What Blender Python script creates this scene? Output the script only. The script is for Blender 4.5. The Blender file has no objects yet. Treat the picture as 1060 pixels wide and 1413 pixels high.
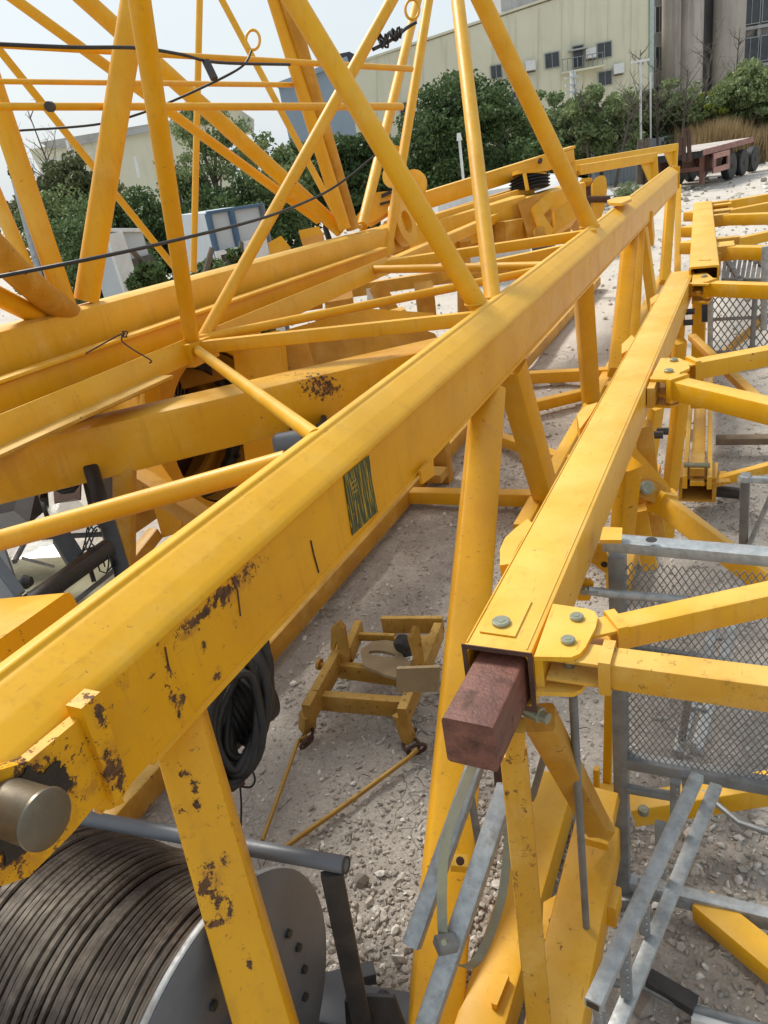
import bpy, math, random
import numpy as np
from mathutils import Vector
random.seed(7); rng = np.random.default_rng(11)
scene = bpy.context.scene
C = scene.collection

# ------------------------------------------------------------------ camera
H = 2.8                                   # eye height above the ground
F, CX, CY = 1028.0, 530.0, 706.5          # focal length and centre in photo pixels
ROLL, OFF = math.radians(9.6), 478.0
pit = math.atan(OFF / F)
ud = np.array([-math.sin(ROLL), -math.cos(ROLL)])
upc = np.array([ud[0]*math.cos(pit), ud[1]*math.cos(pit), -math.sin(pit)])
def cray(u, v): return np.array([(u-CX)/F, (v-CY)/F, 1.0])
_vx = 1053.0
_vy = CY + ud[1]*OFF - (_vx-(CX+ud[0]*OFF))*math.tan(ROLL)
Yc = cray(_vx, _vy); Yc = Yc - upc*Yc.dot(upc); Yc /= np.linalg.norm(Yc)
Xc = np.cross(Yc, upc)
if Xc[0] < 0: Xc = -Xc
R = np.array([Xc, Yc, upc])               # camera axes -> world axes (y runs along the beams)
CAM = np.array([0, 0, H])
cam = bpy.data.cameras.new('camera'); camo = bpy.data.objects.new('camera', cam); C.objects.link(camo)
from mathutils import Matrix
m3 = Matrix(((R[0,0], -R[0,1], -R[0,2]), (R[1,0], -R[1,1], -R[1,2]), (R[2,0], -R[2,1], -R[2,2])))
mw = m3.to_4x4(); mw.translation = Vector((0, 0, H)); camo.matrix_world = mw
cam.sensor_fit = 'HORIZONTAL'; cam.sensor_width = 36.0; cam.lens = 36.0*F/1060.0
cam.clip_start = 0.05; cam.clip_end = 2000
scene.camera = camo

# ------------------------------------------------------------------ world and sun
SUN_EL, SUN_AZ = math.radians(50), math.radians(-62)   # azimuth from +y towards +x
w = bpy.data.worlds.new('World'); scene.world = w; w.use_nodes = True
nt = w.node_tree; nt.nodes.clear()
wo = nt.nodes.new('ShaderNodeOutputWorld'); bg = nt.nodes.new('ShaderNodeBackground')
sky = nt.nodes.new('ShaderNodeTexSky'); sky.sky_type = 'NISHITA'; sky.sun_disc = False
sky.sun_elevation = SUN_EL; sky.sun_rotation = SUN_AZ; sky.air_density = 1.3; sky.dust_density = 4.0; sky.ozone_density = 1.2
tc = nt.nodes.new('ShaderNodeTexCoord'); nz = nt.nodes.new('ShaderNodeTexNoise')
nz.inputs['Scale'].default_value = 2.2; nz.inputs['Detail'].default_value = 5; nz.inputs['Roughness'].default_value = .55
mp = nt.nodes.new('ShaderNodeMapping'); mp.inputs['Scale'].default_value = (1, 1, 2.6)
rp = nt.nodes.new('ShaderNodeValToRGB'); rp.color_ramp.elements[0].position = .3; rp.color_ramp.elements[1].position = .7
rp.color_ramp.elements[0].color = (.66, .66, .66, 1); rp.color_ramp.elements[1].color = (.94, .94, .94, 1)
mx = nt.nodes.new('ShaderNodeMix'); mx.data_type = 'RGBA'
mx.inputs[7].default_value = (5.7, 6.35, 6.8, 1)        # thin bright overcast
L = nt.links.new
L(tc.outputs['Generated'], mp.inputs[0]); L(mp.outputs[0], nz.inputs['Vector']); L(nz.outputs['Fac'], rp.inputs[0])
L(rp.outputs[0], mx.inputs[0]); L(sky.outputs[0], mx.inputs[6]); L(mx.outputs[2], bg.inputs['Color'])
bg.inputs['Strength'].default_value = 0.105; L(bg.outputs[0], wo.inputs[0])
sun = bpy.data.lights.new('sun', 'SUN'); sun.energy = 3.0; sun.angle = math.radians(14); sun.color = (1, .95, .87)
so = bpy.data.objects.new('sun', sun); C.objects.link(so)
sd = Vector((math.sin(SUN_AZ)*math.cos(SUN_EL), math.cos(SUN_AZ)*math.cos(SUN_EL), math.sin(SUN_EL)))
so.rotation_euler = sd.to_track_quat('Z', 'Y').to_euler(); so.location = (0, 0, 30)
vs = scene.view_settings; vs.view_transform = 'Standard'; vs.look = 'None'; vs.exposure = 0.42; vs.gamma = 1.0; vs.use_curve_mapping = False
scene.render.engine = 'CYCLES'

# ------------------------------------------------------------------ measuring helpers
def P(u, v, x=None, y=None, z=None, d=None):
    r = R @ cray(u, v)
    if z is not None: t = (z-H)/r[2]
    elif x is not None: t = x/r[0]
    elif y is not None: t = y/r[1]
    else: t = d
    return CAM + r*t
FW = np.array([R[0,2], R[1,2], 0.0]); FW /= np.linalg.norm(FW)
RT = np.array([FW[1], -FW[0], 0.0])
def B(u, v, b):                            # on the vertical plane b metres ahead
    r = R @ cray(u, v); return CAM + r*(b/r.dot(FW))
def depth(p): return (np.asarray(p)-CAM).dot(R[:,2])
def S(px, p): return px*depth(p)/F
def nrm(v):
    v = np.asarray(v, float); return v/np.linalg.norm(v)

# ------------------------------------------------------------------ mesh builder
class MB:
    def __init__(s): s.v = []; s.f = []; s.sm = []
    def add(s, vs, fs, smooth=False):
        o = len(s.v); s.v += [tuple(map(float, q)) for q in vs]; s.f += [tuple(i+o for i in q) for q in fs]; s.sm += [smooth]*len(fs)
        return s
    def loft(s, rings, caps=True, smooth=True, closed=False):
        n = len(rings[0]); vs = [q for r in rings for q in r]; fs = []
        m = len(rings)
        for i in range(m if closed else m-1):
            a = i*n; b = ((i+1) % m)*n
            for j in range(n): fs.append((a+j, a+(j+1) % n, b+(j+1) % n, b+j))
        if caps and not closed: fs += [tuple(range(n))[::-1], tuple(range((m-1)*n, m*n))]
        return s.add(vs, fs, smooth)
    def beam(s, p0, p1, w, h=None, up=(0,0,1), roll=0, ch=None, w2=None, h2=None):
        h = w if h is None else h; p0 = np.asarray(p0, float); p1 = np.asarray(p1, float)
        a = nrm(p1-p0); up = np.asarray(up, float)
        if abs(a.dot(nrm(up))) > .97: up = np.array([0, 1, 0.])
        sd_ = nrm(np.cross(a, up)); u = np.cross(sd_, a)
        if roll:
            c_, s_ = math.cos(roll), math.sin(roll); sd_, u = sd_*c_+u*s_, u*c_-sd_*s_
        def ring(p, w, h):
            c = min(w, h)*.12 if ch is None else ch; q = []
            for sx, sy, angs in ((1,1,(0,45,90)), (-1,1,(90,135,180)), (-1,-1,(180,225,270)), (1,-1,(270,315,360))):
                for g in angs:
                    g = math.radians(g); q.append(p + sd_*(sx*(w/2-c)+c*math.cos(g)) + u*(sy*(h/2-c)+c*math.sin(g)))
            return q
        return s.loft([ring(p0, w, h), ring(p1, w2 or w, h2 or h)])
    def tube(s, pts, r, n=12, closed=False, r2=None, caps=True):
        pts = [np.asarray(p, float) for p in pts]; m = len(pts); rings = []
        u = None
        for i in range(m):
            if closed: t = nrm(pts[(i+1) % m]-pts[i-1])
            else: t = nrm(pts[min(i+1, m-1)]-pts[max(i-1, 0)])
            if u is None:
                u = np.cross(t, (0,0,1.)); u = np.cross(t, (1.,0,0)) if np.linalg.norm(u) < .1 else u
            u = nrm(u - t*u.dot(t)); b = np.cross(t, u)
            rr = r if r2 is None else r+(r2-r)*i/(m-1)
            rings.append([pts[i]+u*rr*math.cos(k*2*math.pi/n)+b*rr*math.sin(k*2*math.pi/n) for k in range(n)])
        return s.loft(rings, caps=caps, closed=closed)
    def prism(s, poly, t):
        poly = [np.asarray(p, float) for p in poly]; n = len(poly); t = np.asarray(t, float)
        return s.add(poly+[p+t for p in poly], [tuple(range(n))[::-1], tuple(range(n, 2*n))]+[(i, (i+1) % n, n+(i+1) % n, n+i) for i in range(n)])
    def ringplate(s, c, ax, u, outer, inner, th):      # annular plate; outer / inner: lists of (a, b) of equal count
        ax = nrm(ax); u = nrm(u); b = np.cross(ax, u); c = np.asarray(c, float)
        q = lambda p, k: c+u*p[0]+b*p[1]+ax*k
        r = [[q(p, 0) for p in outer], [q(p, th) for p in outer], [q(p, th) for p in inner], [q(p, 0) for p in inner]]
        return s.loft(r, closed=True, smooth=False)
    def box(s, c, ex, ey, ez):
        c = np.asarray(c, float); ex, ey, ez = map(lambda q: np.asarray(q, float)/2, (ex, ey, ez))
        v = [c+a*ex+b*ey+d*ez for a, b, d in ((-1,-1,-1),(1,-1,-1),(1,1,-1),(-1,1,-1),(-1,-1,1),(1,-1,1),(1,1,1),(-1,1,1))]
        return s.add(v, [(0,3,2,1),(4,5,6,7),(0,1,5,4),(1,2,6,5),(2,3,7,6),(3,0,4,7)])
    def lathe(s, c, ax, prof, n=32, smooth=True, caps=True):      # prof: list of (along axis, radius)
        ax = nrm(ax); u = np.cross(ax, (0,0,1.)); u = np.cross(ax, (1.,0,0)) if np.linalg.norm(u) < .1 else u
        u = nrm(u); b = np.cross(ax, u); c = np.asarray(c, float)
        return s.loft([[c+ax*k+(u*math.cos(j*2*math.pi/n)+b*math.sin(j*2*math.pi/n))*max(r, 1e-4) for j in range(n)] for k, r in prof], smooth=smooth, caps=caps)
    def bolt(s, p, ax, r, hgt):
        return s.lathe(p, ax, [(-.01, r*.9), (0, r), (hgt*.75, r), (hgt, r*.86)], 20).lathe(np.asarray(p)+nrm(ax)*hgt, ax, [(-.002, r*.5), (hgt*.12, r*.46)], 12)

def mesh_of(name, mb, mat, origin=(0,0,0), ang=38):
    me = bpy.data.meshes.new(name); o = np.asarray(origin, float)
    me.from_pydata([tuple(np.array(v)-o) for v in mb.v], [], mb.f); me.update()
    for p, sm in zip(me.polygons, mb.sm): p.use_smooth = sm
    import bmesh
    b = bmesh.new(); b.from_mesh(me); bmesh.ops.recalc_face_normals(b, faces=b.faces); b.to_mesh(me); b.free()
    if any(mb.sm): me.set_sharp_from_angle(angle=math.radians(ang))
    if mat: me.materials.append(mat)
    return me
def tag(o, label=None, cat=None, group=None, kind=None):
    if label: o['label'] = label
    if cat: o['category'] = cat
    if group: o['group'] = group
    if kind: o['kind'] = kind
    return o
def thing(name, label, cat, loc=(0,0,0), group=None):
    o = bpy.data.objects.new(name, None); C.objects.link(o); o.location = tuple(map(float, loc)); o.empty_display_size = .1
    return tag(o, label, cat, group)
def org(t):                                # world position of a thing or part
    p = np.zeros(3)
    while t is not None: p += np.array(t.location); t = t.parent
    return p
def part(t, name, mb, mat, label=None, kind=None):
    o = bpy.data.objects.new(name, mesh_of(name, mb, mat, org(t))); C.objects.link(o); o.parent = t
    return tag(o, label, None, None, kind)
def solo(name, mb, mat, label=None, cat=None, group=None, kind=None, origin=(0,0,0)):
    o = bpy.data.objects.new(name, mesh_of(name, mb, mat, origin)); C.objects.link(o); o.location = tuple(map(float, origin))
    return tag(o, label, cat, group, kind)
def mem(t, name, p0, p1, w, h=None, mat=None, label=None, **k): return part(t, name, MB().beam(p0, p1, w, h, **k), mat, label)
def pip(t, name, pts, r, mat=None, label=None, n=18, **k): return part(t, name, MB().tube(pts, r, n, **k), mat, label)

# ------------------------------------------------------------------ materials
def newmat(name):
    m = bpy.data.materials.new(name); m.use_nodes = True; n = m.node_tree; b = n.nodes['Principled BSDF']; return m, n, b
def N(n, t, **k):
    q = n.nodes.new(t)
    for a, v in k.items():
        if a.startswith('i_'): q.inputs[a[2:].replace('_', ' ')].default_value = v
        else: setattr(q, a, v)
    return q
def noise(n, co, sc, det=5, rough=.55, map=None):
    q = N(n, 'ShaderNodeTexNoise'); q.inputs['Scale'].default_value = sc; q.inputs['Detail'].default_value = det; q.inputs['Roughness'].default_value = rough
    if map:
        m = N(n, 'ShaderNodeMapping'); m.inputs['Scale'].default_value = map; n.links.new(co, m.inputs[0]); co = m.outputs[0]
    n.links.new(co, q.inputs['Vector']); return q.outputs['Fac']
def ramp(n, src, lo, hi):
    q = N(n, 'ShaderNodeMapRange'); q.inputs['From Min'].default_value = lo; q.inputs['From Max'].default_value = hi; n.links.new(src, q.inputs[0]); return q.outputs[0]
def mul(n, a, b, op='MULTIPLY'):
    q = N(n, 'ShaderNodeMath', operation=op)
    for i, s in enumerate((a, b)):
        if isinstance(s, (int, float)): q.inputs[i].default_value = s
        else: n.links.new(s, q.inputs[i])
    return q.outputs[0]
def mix(n, f, a, b):
    q = N(n, 'ShaderNodeMix', data_type='RGBA')
    for i, s in ((0, f), (6, a), (7, b)):
        if isinstance(s, (int, float)): q.inputs[i].default_value = s
        elif isinstance(s, tuple): q.inputs[i].default_value = s+(1,) if len(s) == 3 else s
        else: n.links.new(s, q.inputs[i])
    return q.outputs[2]
def bump(n, b, hgt, st, dist=.01):
    q = N(n, 'ShaderNodeBump'); q.inputs['Strength'].default_value = st; q.inputs['Distance'].default_value = dist
    n.links.new(hgt, q.inputs['Height']); n.links.new(q.outputs[0], b.inputs['Normal'])
def geo_pos(n): return N(n, 'ShaderNodeNewGeometry').outputs['Position']
def spotmask(n, pos, spots, k=2.3, sc=42):
    out = None; nf = noise(n, pos, sc, 9, .75)
    for c, r in spots:
        a = N(n, 'ShaderNodeVectorMath', operation='SUBTRACT'); n.links.new(pos, a.inputs[0]); a.inputs[1].default_value = tuple(map(float, c))
        d = N(n, 'ShaderNodeVectorMath', operation='DIVIDE'); n.links.new(a.outputs[0], d.inputs[0]); d.inputs[1].default_value = r
        l = N(n, 'ShaderNodeVectorMath', operation='LENGTH'); n.links.new(d.outputs[0], l.inputs[0])
        s = mul(n, l.outputs['Value'], mul(n, mul(n, nf, .5, 'SUBTRACT'), k*4), 'ADD')
        q = ramp(n, s, 1.0, .8); out = q if out is None else mul(n, out, q, 'MAXIMUM')
    return out
def yellow(name, c1=(.80,.40,.010), c2=(.72,.335,.008), wear=.3, dust_toplight=.15, grime=.35, rough=.38, spots=None, chipsc=22):
    m, n, b = newmat(name); pos = geo_pos(n)
    big = ramp(n, noise(n, pos, 2.3, 5, .6), .35, .65); col = mix(n, big, c1, c2)
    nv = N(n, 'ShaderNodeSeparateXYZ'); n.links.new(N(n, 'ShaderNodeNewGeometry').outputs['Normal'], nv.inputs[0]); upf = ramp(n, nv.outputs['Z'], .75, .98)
    up2 = mul(n, upf, mul(n, ramp(n, noise(n, pos, 4, 6, .6), .25, .7), .2, 'ADD')); col = mix(n, mul(n, up2, .10+dust_toplight*.75), col, (.82, .60, .20))  # upward faces mixed paler: light from above put into the paint colour
    # faded, dusty bloom
    dn = ramp(n, noise(n, pos, 5.5, 7, .62), .5, .78); col = mix(n, mul(n, dn, dust_toplight), col, (.80, .56, .20))
    sm0 = ramp(n, noise(n, pos, 3.1, 9, .7), .53, .72); col = mix(n, mul(n, sm0, .16+.2*grime), col, (.42, .22, .035))
    fd = ramp(n, noise(n, pos, 1.3, 5, .6, (1, .4, 1)), .55, .68); col = mix(n, mul(n, fd, .25), col, (.80, .50, .10))
    st = ramp(n, noise(n, pos, 30, 4, .5, (1.2, 1.2, .08)), .6, .75); col = mix(n, mul(n, st, .22), col, (.35, .17, .03))
    # run-off grime
    gr = ramp(n, noise(n, pos, 9, 6, .6, (1.6, 1.6, .25)), .56, .8); col = mix(n, mul(n, gr, grime), col, (.30, .14, .02))
    fine = ramp(n, noise(n, pos, 60, 3, .5), .58, .75); col = mix(n, mul(n, fine, .14), col, (.45, .24, .05))
    # scratches
    sc = ramp(n, noise(n, pos, 14, 3, .4, (7, .7, 7)), .71, .735); col = mix(n, mul(n, sc, .5*wear+.1), col, (.25, .12, .03))
    # paint chips
    reg = ramp(n, noise(n, pos, 1.7, 3, .5), .5-.12*wear, .75-.12*wear)
    chips = ramp(n, noise(n, pos, chipsc, 9, .72), (.665-.055*wear), (.685-.055*wear))
    chips = mul(n, chips, reg); col = mix(n, chips, col, (.11, .045, .018))
    if spots:
        sm = spotmask(n, pos, spots); rn = ramp(n, noise(n, pos, 40, 5, .6), .35, .65)
        hl = mul(n, ramp(n, noise(n, pos, 16, 6, .7), .42, .66), spotmask(n, pos, [(c, tuple(q*1.7 for q in r)) for c, r in spots], 1.2, 14)); col = mix(n, mul(n, hl, .6), col, (.33, .13, .02)); col = mix(n, sm, col, mix(n, rn, (.045, .022, .012), (.16, .07, .028))); chips = mul(n, chips, sm, 'MAXIMUM')
    n.links.new(col, b.inputs['Base Color'])
    n.links.new(mul(n, mul(n, dn, .18), mul(n, chips, .4), 'ADD'), N(n, 'ShaderNodeMath').inputs[0])
    rr = mul(n, mul(n, mul(n, dn, .2), mul(n, chips, .35), 'ADD'), rough, 'ADD'); n.links.new(rr, b.inputs['Roughness'])
    b.inputs['Specular IOR Level'].default_value = .34
    hgt = mul(n, mul(n, chips, -1.0), mul(n, noise(n, pos, 6, 4, .5), 1.2), 'ADD')
    hgt = mul(n, hgt, mul(n, noise(n, pos, 90, 2, .5), .12), 'ADD')
    bump(n, b, hgt, .22, .006)
    return m
def metal(name, c1, c2, rough=.5, metallic=.6, sc=12, dirt=(.12,.10,.08), dirtamt=.5, bs=.15, streak=(1,1,1)):
    m, n, b = newmat(name); pos = geo_pos(n)
    col = mix(n, ramp(n, noise(n, pos, sc, 6, .6, streak), .35, .65), c1, c2)
    d = ramp(n, noise(n, pos, sc*.6, 8, .68), .52, .72); col = mix(n, mul(n, d, dirtamt), col, dirt)
    n.links.new(col, b.inputs['Base Color']); b.inputs['Metallic'].default_value = metallic
    n.links.new(mul(n, mul(n, d, .3), rough, 'ADD'), b.inputs['Roughness'])
    bump(n, b, noise(n, pos, sc*5, 6, .6), bs, .004); return m

wb = lambda u, v: P(u, v, x=-1.25)
Y_web = yellow('yellow_paint_battered', (.72,.355,.004), (.64,.295,.003), wear=.75, dust_toplight=.03, grime=.22, chipsc=26, spots=[
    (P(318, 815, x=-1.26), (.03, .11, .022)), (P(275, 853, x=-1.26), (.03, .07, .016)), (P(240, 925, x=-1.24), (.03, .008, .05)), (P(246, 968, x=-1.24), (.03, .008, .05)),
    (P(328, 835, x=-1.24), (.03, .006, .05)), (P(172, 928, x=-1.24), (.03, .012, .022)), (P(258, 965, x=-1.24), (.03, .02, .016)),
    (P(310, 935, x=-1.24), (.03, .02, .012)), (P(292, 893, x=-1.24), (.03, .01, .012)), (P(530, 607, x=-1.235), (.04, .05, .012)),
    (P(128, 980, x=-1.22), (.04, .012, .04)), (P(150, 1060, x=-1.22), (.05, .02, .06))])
Y_lug = yellow('yellow_paint_lug', (.72,.35,.004), (.64,.295,.003), wear=.8, dust_toplight=.0, grime=.4, spots=[
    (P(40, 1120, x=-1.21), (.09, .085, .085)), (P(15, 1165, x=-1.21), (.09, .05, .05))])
Y_top = yellow('yellow_paint_chord', (.76,.395,.006), (.70,.345,.004), wear=.4, dust_toplight=.22, grime=.2, rough=.42)
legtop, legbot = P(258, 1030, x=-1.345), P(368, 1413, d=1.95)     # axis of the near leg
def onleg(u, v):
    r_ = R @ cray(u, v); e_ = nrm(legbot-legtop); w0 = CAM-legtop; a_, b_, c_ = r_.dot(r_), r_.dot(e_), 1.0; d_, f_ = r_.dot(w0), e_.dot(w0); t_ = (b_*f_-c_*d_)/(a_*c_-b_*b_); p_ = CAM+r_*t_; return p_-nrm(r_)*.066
Y_leg = yellow('yellow_paint_leg', (.73,.36,.004), (.65,.30,.003), wear=.95, dust_toplight=.03, grime=.35, chipsc=34, spots=[(onleg(u, v), (a, a, b)) for u, v, a, b in (
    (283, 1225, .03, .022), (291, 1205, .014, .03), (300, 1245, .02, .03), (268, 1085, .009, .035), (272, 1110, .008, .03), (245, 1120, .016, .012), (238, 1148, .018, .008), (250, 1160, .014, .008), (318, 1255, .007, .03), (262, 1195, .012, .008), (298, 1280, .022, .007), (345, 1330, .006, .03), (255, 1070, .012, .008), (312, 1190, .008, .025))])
Y_pipe = yellow('yellow_paint_pipe', (.74,.37,.006), (.67,.315,.004), wear=.4, dust_toplight=.2, grime=.2, rough=.44)
Y_pale = yellow('yellow_paint_faded', (.73,.38,.016), (.68,.335,.010), wear=.25, dust_toplight=.35, grime=.25, rough=.45)
Y_mast = yellow('yellow_paint_mast', (.73,.37,.008), (.66,.315,.005), wear=.6, dust_toplight=.38, grime=.28, rough=.38)
Y_old = yellow('yellow_paint_old', (.56,.27,.015), (.42,.19,.015), wear=.8, dust_toplight=.4, grime=.5, rough=.5)
Y_rust = yellow('yellow_paint_rusty', (.62,.31,.02), (.55,.26,.025), wear=1.3, dust_toplight=.5, grime=.7, rough=.5, chipsc=30)
Y_beamD = yellow('yellow_paint_marked', (.70,.34,.006), (.62,.285,.005), wear=.6, dust_toplight=.25, grime=.35, spots=[
    (P(426, 531, d=4.38), (.16, .055, .045)), (P(446, 540, d=4.4), (.14, .05, .03))])
Galv = metal('galvanised_steel', (.44,.46,.46), (.30,.32,.33), .46, .5, 34, (.22,.19,.15), .55)
GalvD = metal('dull_galvanised_steel', (.25,.26,.26), (.19,.195,.2), .5, .45, 14, (.13,.11,.09), .6)
GreyP = metal('grey_paint', (.13,.14,.155), (.105,.115,.13), .45, .0, 6, (.2,.19,.17), .3)
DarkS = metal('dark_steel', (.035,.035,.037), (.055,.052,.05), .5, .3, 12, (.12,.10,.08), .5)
BoltM = metal('zinc_bolt', (.32,.33,.24), (.26,.27,.20), .38, .6, 30, (.2,.16,.1), .35)
RustB = metal('rusty_block', (.22,.085,.058), (.12,.047,.034), .5, .05, 22, (.045,.02,.013), .95, .9, (1, .22, 1))
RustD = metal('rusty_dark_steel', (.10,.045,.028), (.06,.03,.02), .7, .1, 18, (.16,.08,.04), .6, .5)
PinM = metal('pin_steel', (.20,.17,.12), (.14,.12,.09), .38, .7, 10, (.05,.04,.03), .6)
Grease = metal('black_grease', (.012,.010,.008), (.02,.016,.012), .35, 0, 20, (.03,.02,.015), .5, .6)
Rubber = metal('black_rubber', (.012,.012,.013), (.02,.02,.021), .55, 0, 20, (.09,.08,.07), .2)
BlackP = metal('black_paint', (.012,.013,.014), (.02,.021,.022), .35, 0, 10, (.08,.075,.065), .3)
def rope_mat():
    m, n, b = newmat('wire_rope_steel'); pos = geo_pos(n)
    wv = N(n, 'ShaderNodeTexWave'); wv.inputs['Scale'].default_value = 42; wv.inputs['Distortion'].default_value = .6
    mpn = N(n, 'ShaderNodeMapping'); mpn.inputs['Rotation'].default_value = (.5, .9, .6); n.links.new(pos, mpn.inputs[0]); n.links.new(mpn.outputs[0], wv.inputs[0])
    col = mix(n, ramp(n, noise(n, pos, 3.0, 7, .65), .4, .62), (.06,.045,.034), (.22,.185,.145))
    col = mix(n, ramp(n, noise(n, pos, 20, 6, .7), .5, .75), col, (.07,.045,.035)); col = mix(n, mul(n, wv.outputs['Fac'], .22), col, (.02,.018,.016))
    n.links.new(col, b.inputs['Base Color']); b.inputs['Metallic'].default_value = .35; b.inputs['Roughness'].default_value = .42
    bump(n, b, wv.outputs['Fac'], .25, .003); return m
RopeM = rope_mat()
def ground_mat():
    m, n, b = newmat('dusty_gravel'); pos = geo_pos(n)
    c = mix(n, ramp(n, noise(n, pos, .8, 8, .6), .35, .65), (.53,.48,.42), (.42,.375,.33))
    c = mix(n, ramp(n, noise(n, pos, 7, 9, .7), .45, .7), c, (.60,.55,.48))
    c = mix(n, ramp(n, noise(n, pos, 60, 8, .75), .5, .7), c, (.27,.24,.21))
    v = N(n, 'ShaderNodeTexVoronoi', feature='DISTANCE_TO_EDGE'); v.inputs['Scale'].default_value = 7
    dmp = N(n, 'ShaderNodeVectorMath', operation='ADD'); nn = N(n, 'ShaderNodeTexNoise'); nn.inputs['Scale'].default_value = 5
    n.links.new(pos, nn.inputs['Vector']); sc = N(n, 'ShaderNodeVectorMath', operation='SCALE'); sc.inputs['Scale'].default_value = .35
    n.links.new(nn.outputs['Color'], sc.inputs[0]); n.links.new(pos, dmp.inputs[0]); n.links.new(sc.outputs[0], dmp.inputs[1]); n.links.new(dmp.outputs[0], v.inputs['Vector'])
    crack = mul(n, ramp(n, v.outputs['Distance'], .035, .0), ramp(n, noise(n, pos, 1.1, 4, .5), .5, .62)); c = mix(n, mul(n, crack, .55), c, (.15,.13,.11))
    v2 = N(n, 'ShaderNodeTexVoronoi'); v2.inputs['Scale'].default_value = 38; n.links.new(pos, v2.inputs['Vector'])
    sp = mul(n, ramp(n, v2.outputs['Distance'], .3, .2), ramp(n, noise(n, pos, 11, 5, .6), .56, .62)); c = mix(n, sp, c, (.68,.65,.6))
    # paler colour further out along the yard
    sx = N(n, 'ShaderNodeSeparateXYZ'); n.links.new(pos, sx.inputs[0]); far = ramp(n, mul(n, sx.outputs['Y'], mul(n, noise(n, pos, .35, 4, .5), 3), 'ADD'), 5.5, 12)
    c = mix(n, mul(n, far, .7), c, (.62,.57,.50))
    n.links.new(c, b.inputs['Base Color']); b.inputs['Roughness'].default_value = .95; b.inputs['Specular IOR Level'].default_value = .1
    hh = mul(n, mul(n, noise(n, pos, 26, 10, .75), 1.4), mul(n, crack, -1.2), 'ADD'); hh = mul(n, hh, mul(n, v2.outputs['Distance'], -.5), 'ADD'); bump(n, b, hh, .9, .016)
    return m
GroundM = ground_mat()
def attr_mat(name, rough=.9, bs=.5, sc=60):
    m, n, b = newmat(name); a = N(n, 'ShaderNodeAttribute', attribute_name='col'); pos = geo_pos(n)
    c = mix(n, mul(n, ramp(n, noise(n, pos, sc, 6, .65), .4, .7), .45), a.outputs['Color'], (.28,.24,.205))
    n.links.new(c, b.inputs['Base Color']); b.inputs['Roughness'].default_value = rough; b.inputs['Specular IOR Level'].default_value = .15
    bump(n, b, noise(n, pos, sc*1.5, 5, .6), bs, .004); return m
StoneM = attr_mat('stone_chips')
def leafmat(name, cs, tr=.25):
    m, n, b = newmat(name); g = N(n, 'ShaderNodeNewGeometry'); pos = g.outputs['Position']
    r = N(n, 'ShaderNodeValToRGB'); r.color_ramp.elements[0].color = cs[0]+(1,); r.color_ramp.elements[1].color = cs[-1]+(1,)
    for i, c in enumerate(cs[1:-1]):
        e = r.color_ramp.elements.new((i+1)/(len(cs)-1)); e.color = c+(1,)
    f = mul(n, mul(n, g.outputs['Random Per Island'], .55), mul(n, ramp(n, noise(n, pos, .55, 3, .5), .3, .7), .5), 'ADD')
    n.links.new(f, r.inputs[0]); n.links.new(r.outputs[0], b.inputs['Base Color']); b.inputs['Roughness'].default_value = .6
    b.inputs['Specular IOR Level'].default_value = .3
    t = N(n, 'ShaderNodeBsdfTranslucent'); n.links.new(r.outputs[0], t.inputs[0]); ms = N(n, 'ShaderNodeMixShader'); ms.inputs[0].default_value = tr
    n.links.new(b.outputs[0], ms.inputs[1]); n.links.new(t.outputs[0], ms.inputs[2]); n.links.new(ms.outputs[0], n.nodes['Material Output'].inputs[0]); return m
LfDark = leafmat('dark_leaves', [(.035,.06,.022), (.08,.13,.045), (.16,.23,.085)])
LfMid = leafmat('mid_leaves', [(.07,.11,.045), (.14,.20,.075), (.27,.33,.13)])
LfPale = leafmat('pale_leaves', [(.10,.14,.06), (.20,.26,.11), (.34,.39,.18)])
LfYel = leafmat('yellow_green_leaves', [(.12,.18,.03), (.26,.32,.05), (.42,.42,.08)])
LfBrown = leafmat('dry_leaves', [(.06,.08,.035), (.12,.14,.06), (.22,.22,.11)])
GrassM = leafmat('dry_grass_blades', [(.24,.15,.07), (.40,.28,.14), (.55,.42,.24)])
BarkM = metal('bark', (.16,.13,.10), (.09,.075,.06), .85, 0, 9, (.22,.2,.17), .5, .6)
def wall_mat(name, c1, c2, stain=(.2,.2,.15), amt=.4, sc=.25):
    m, n, b = newmat(name); pos = geo_pos(n)
    c = mix(n, ramp(n, noise(n, pos, sc, 6, .6), .35, .65), c1, c2)
    s = ramp(n, noise(n, pos, 1.1, 7, .65, (1, 1, .09)), .5, .78); c = mix(n, mul(n, s, amt), c, stain)
    n.links.new(c, b.inputs['Base Color']); b.inputs['Roughness'].default_value = .85; bump(n, b, noise(n, pos, 3, 6, .6), .15, .02); return m
BeigeW = wall_mat('cream_render', (.66,.63,.47), (.60,.57,.43), (.36,.33,.25), .55)
GreyW = wall_mat('grey_concrete', (.44,.44,.43), (.37,.37,.36), (.12,.11,.10), .6)
BrownW = wall_mat('stained_concrete', (.46,.41,.36), (.36,.32,.28), (.12,.105,.095), .7)
WhiteW = wall_mat('white_cladding', (.50,.54,.56), (.43,.47,.50), (.35,.33,.3), .3, 1.0)
BlueG = wall_mat('blue_grey_cladding', (.28,.34,.40), (.24,.30,.36), (.2,.2,.2), .3)
Glass = metal('dark_window_glass', (.025,.03,.035), (.05,.055,.06), .15, 0, .8, (.06,.06,.06), .3, .0)
BlueP = metal('blue_paint', (.06,.13,.22), (.05,.11,.19), .5, 0, 5, (.1,.1,.1), .3)
RoofM = metal('dark_roof_sheet', (.06,.06,.07), (.04,.04,.05), .6, .2, 2, (.1,.1,.1), .3)
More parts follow.
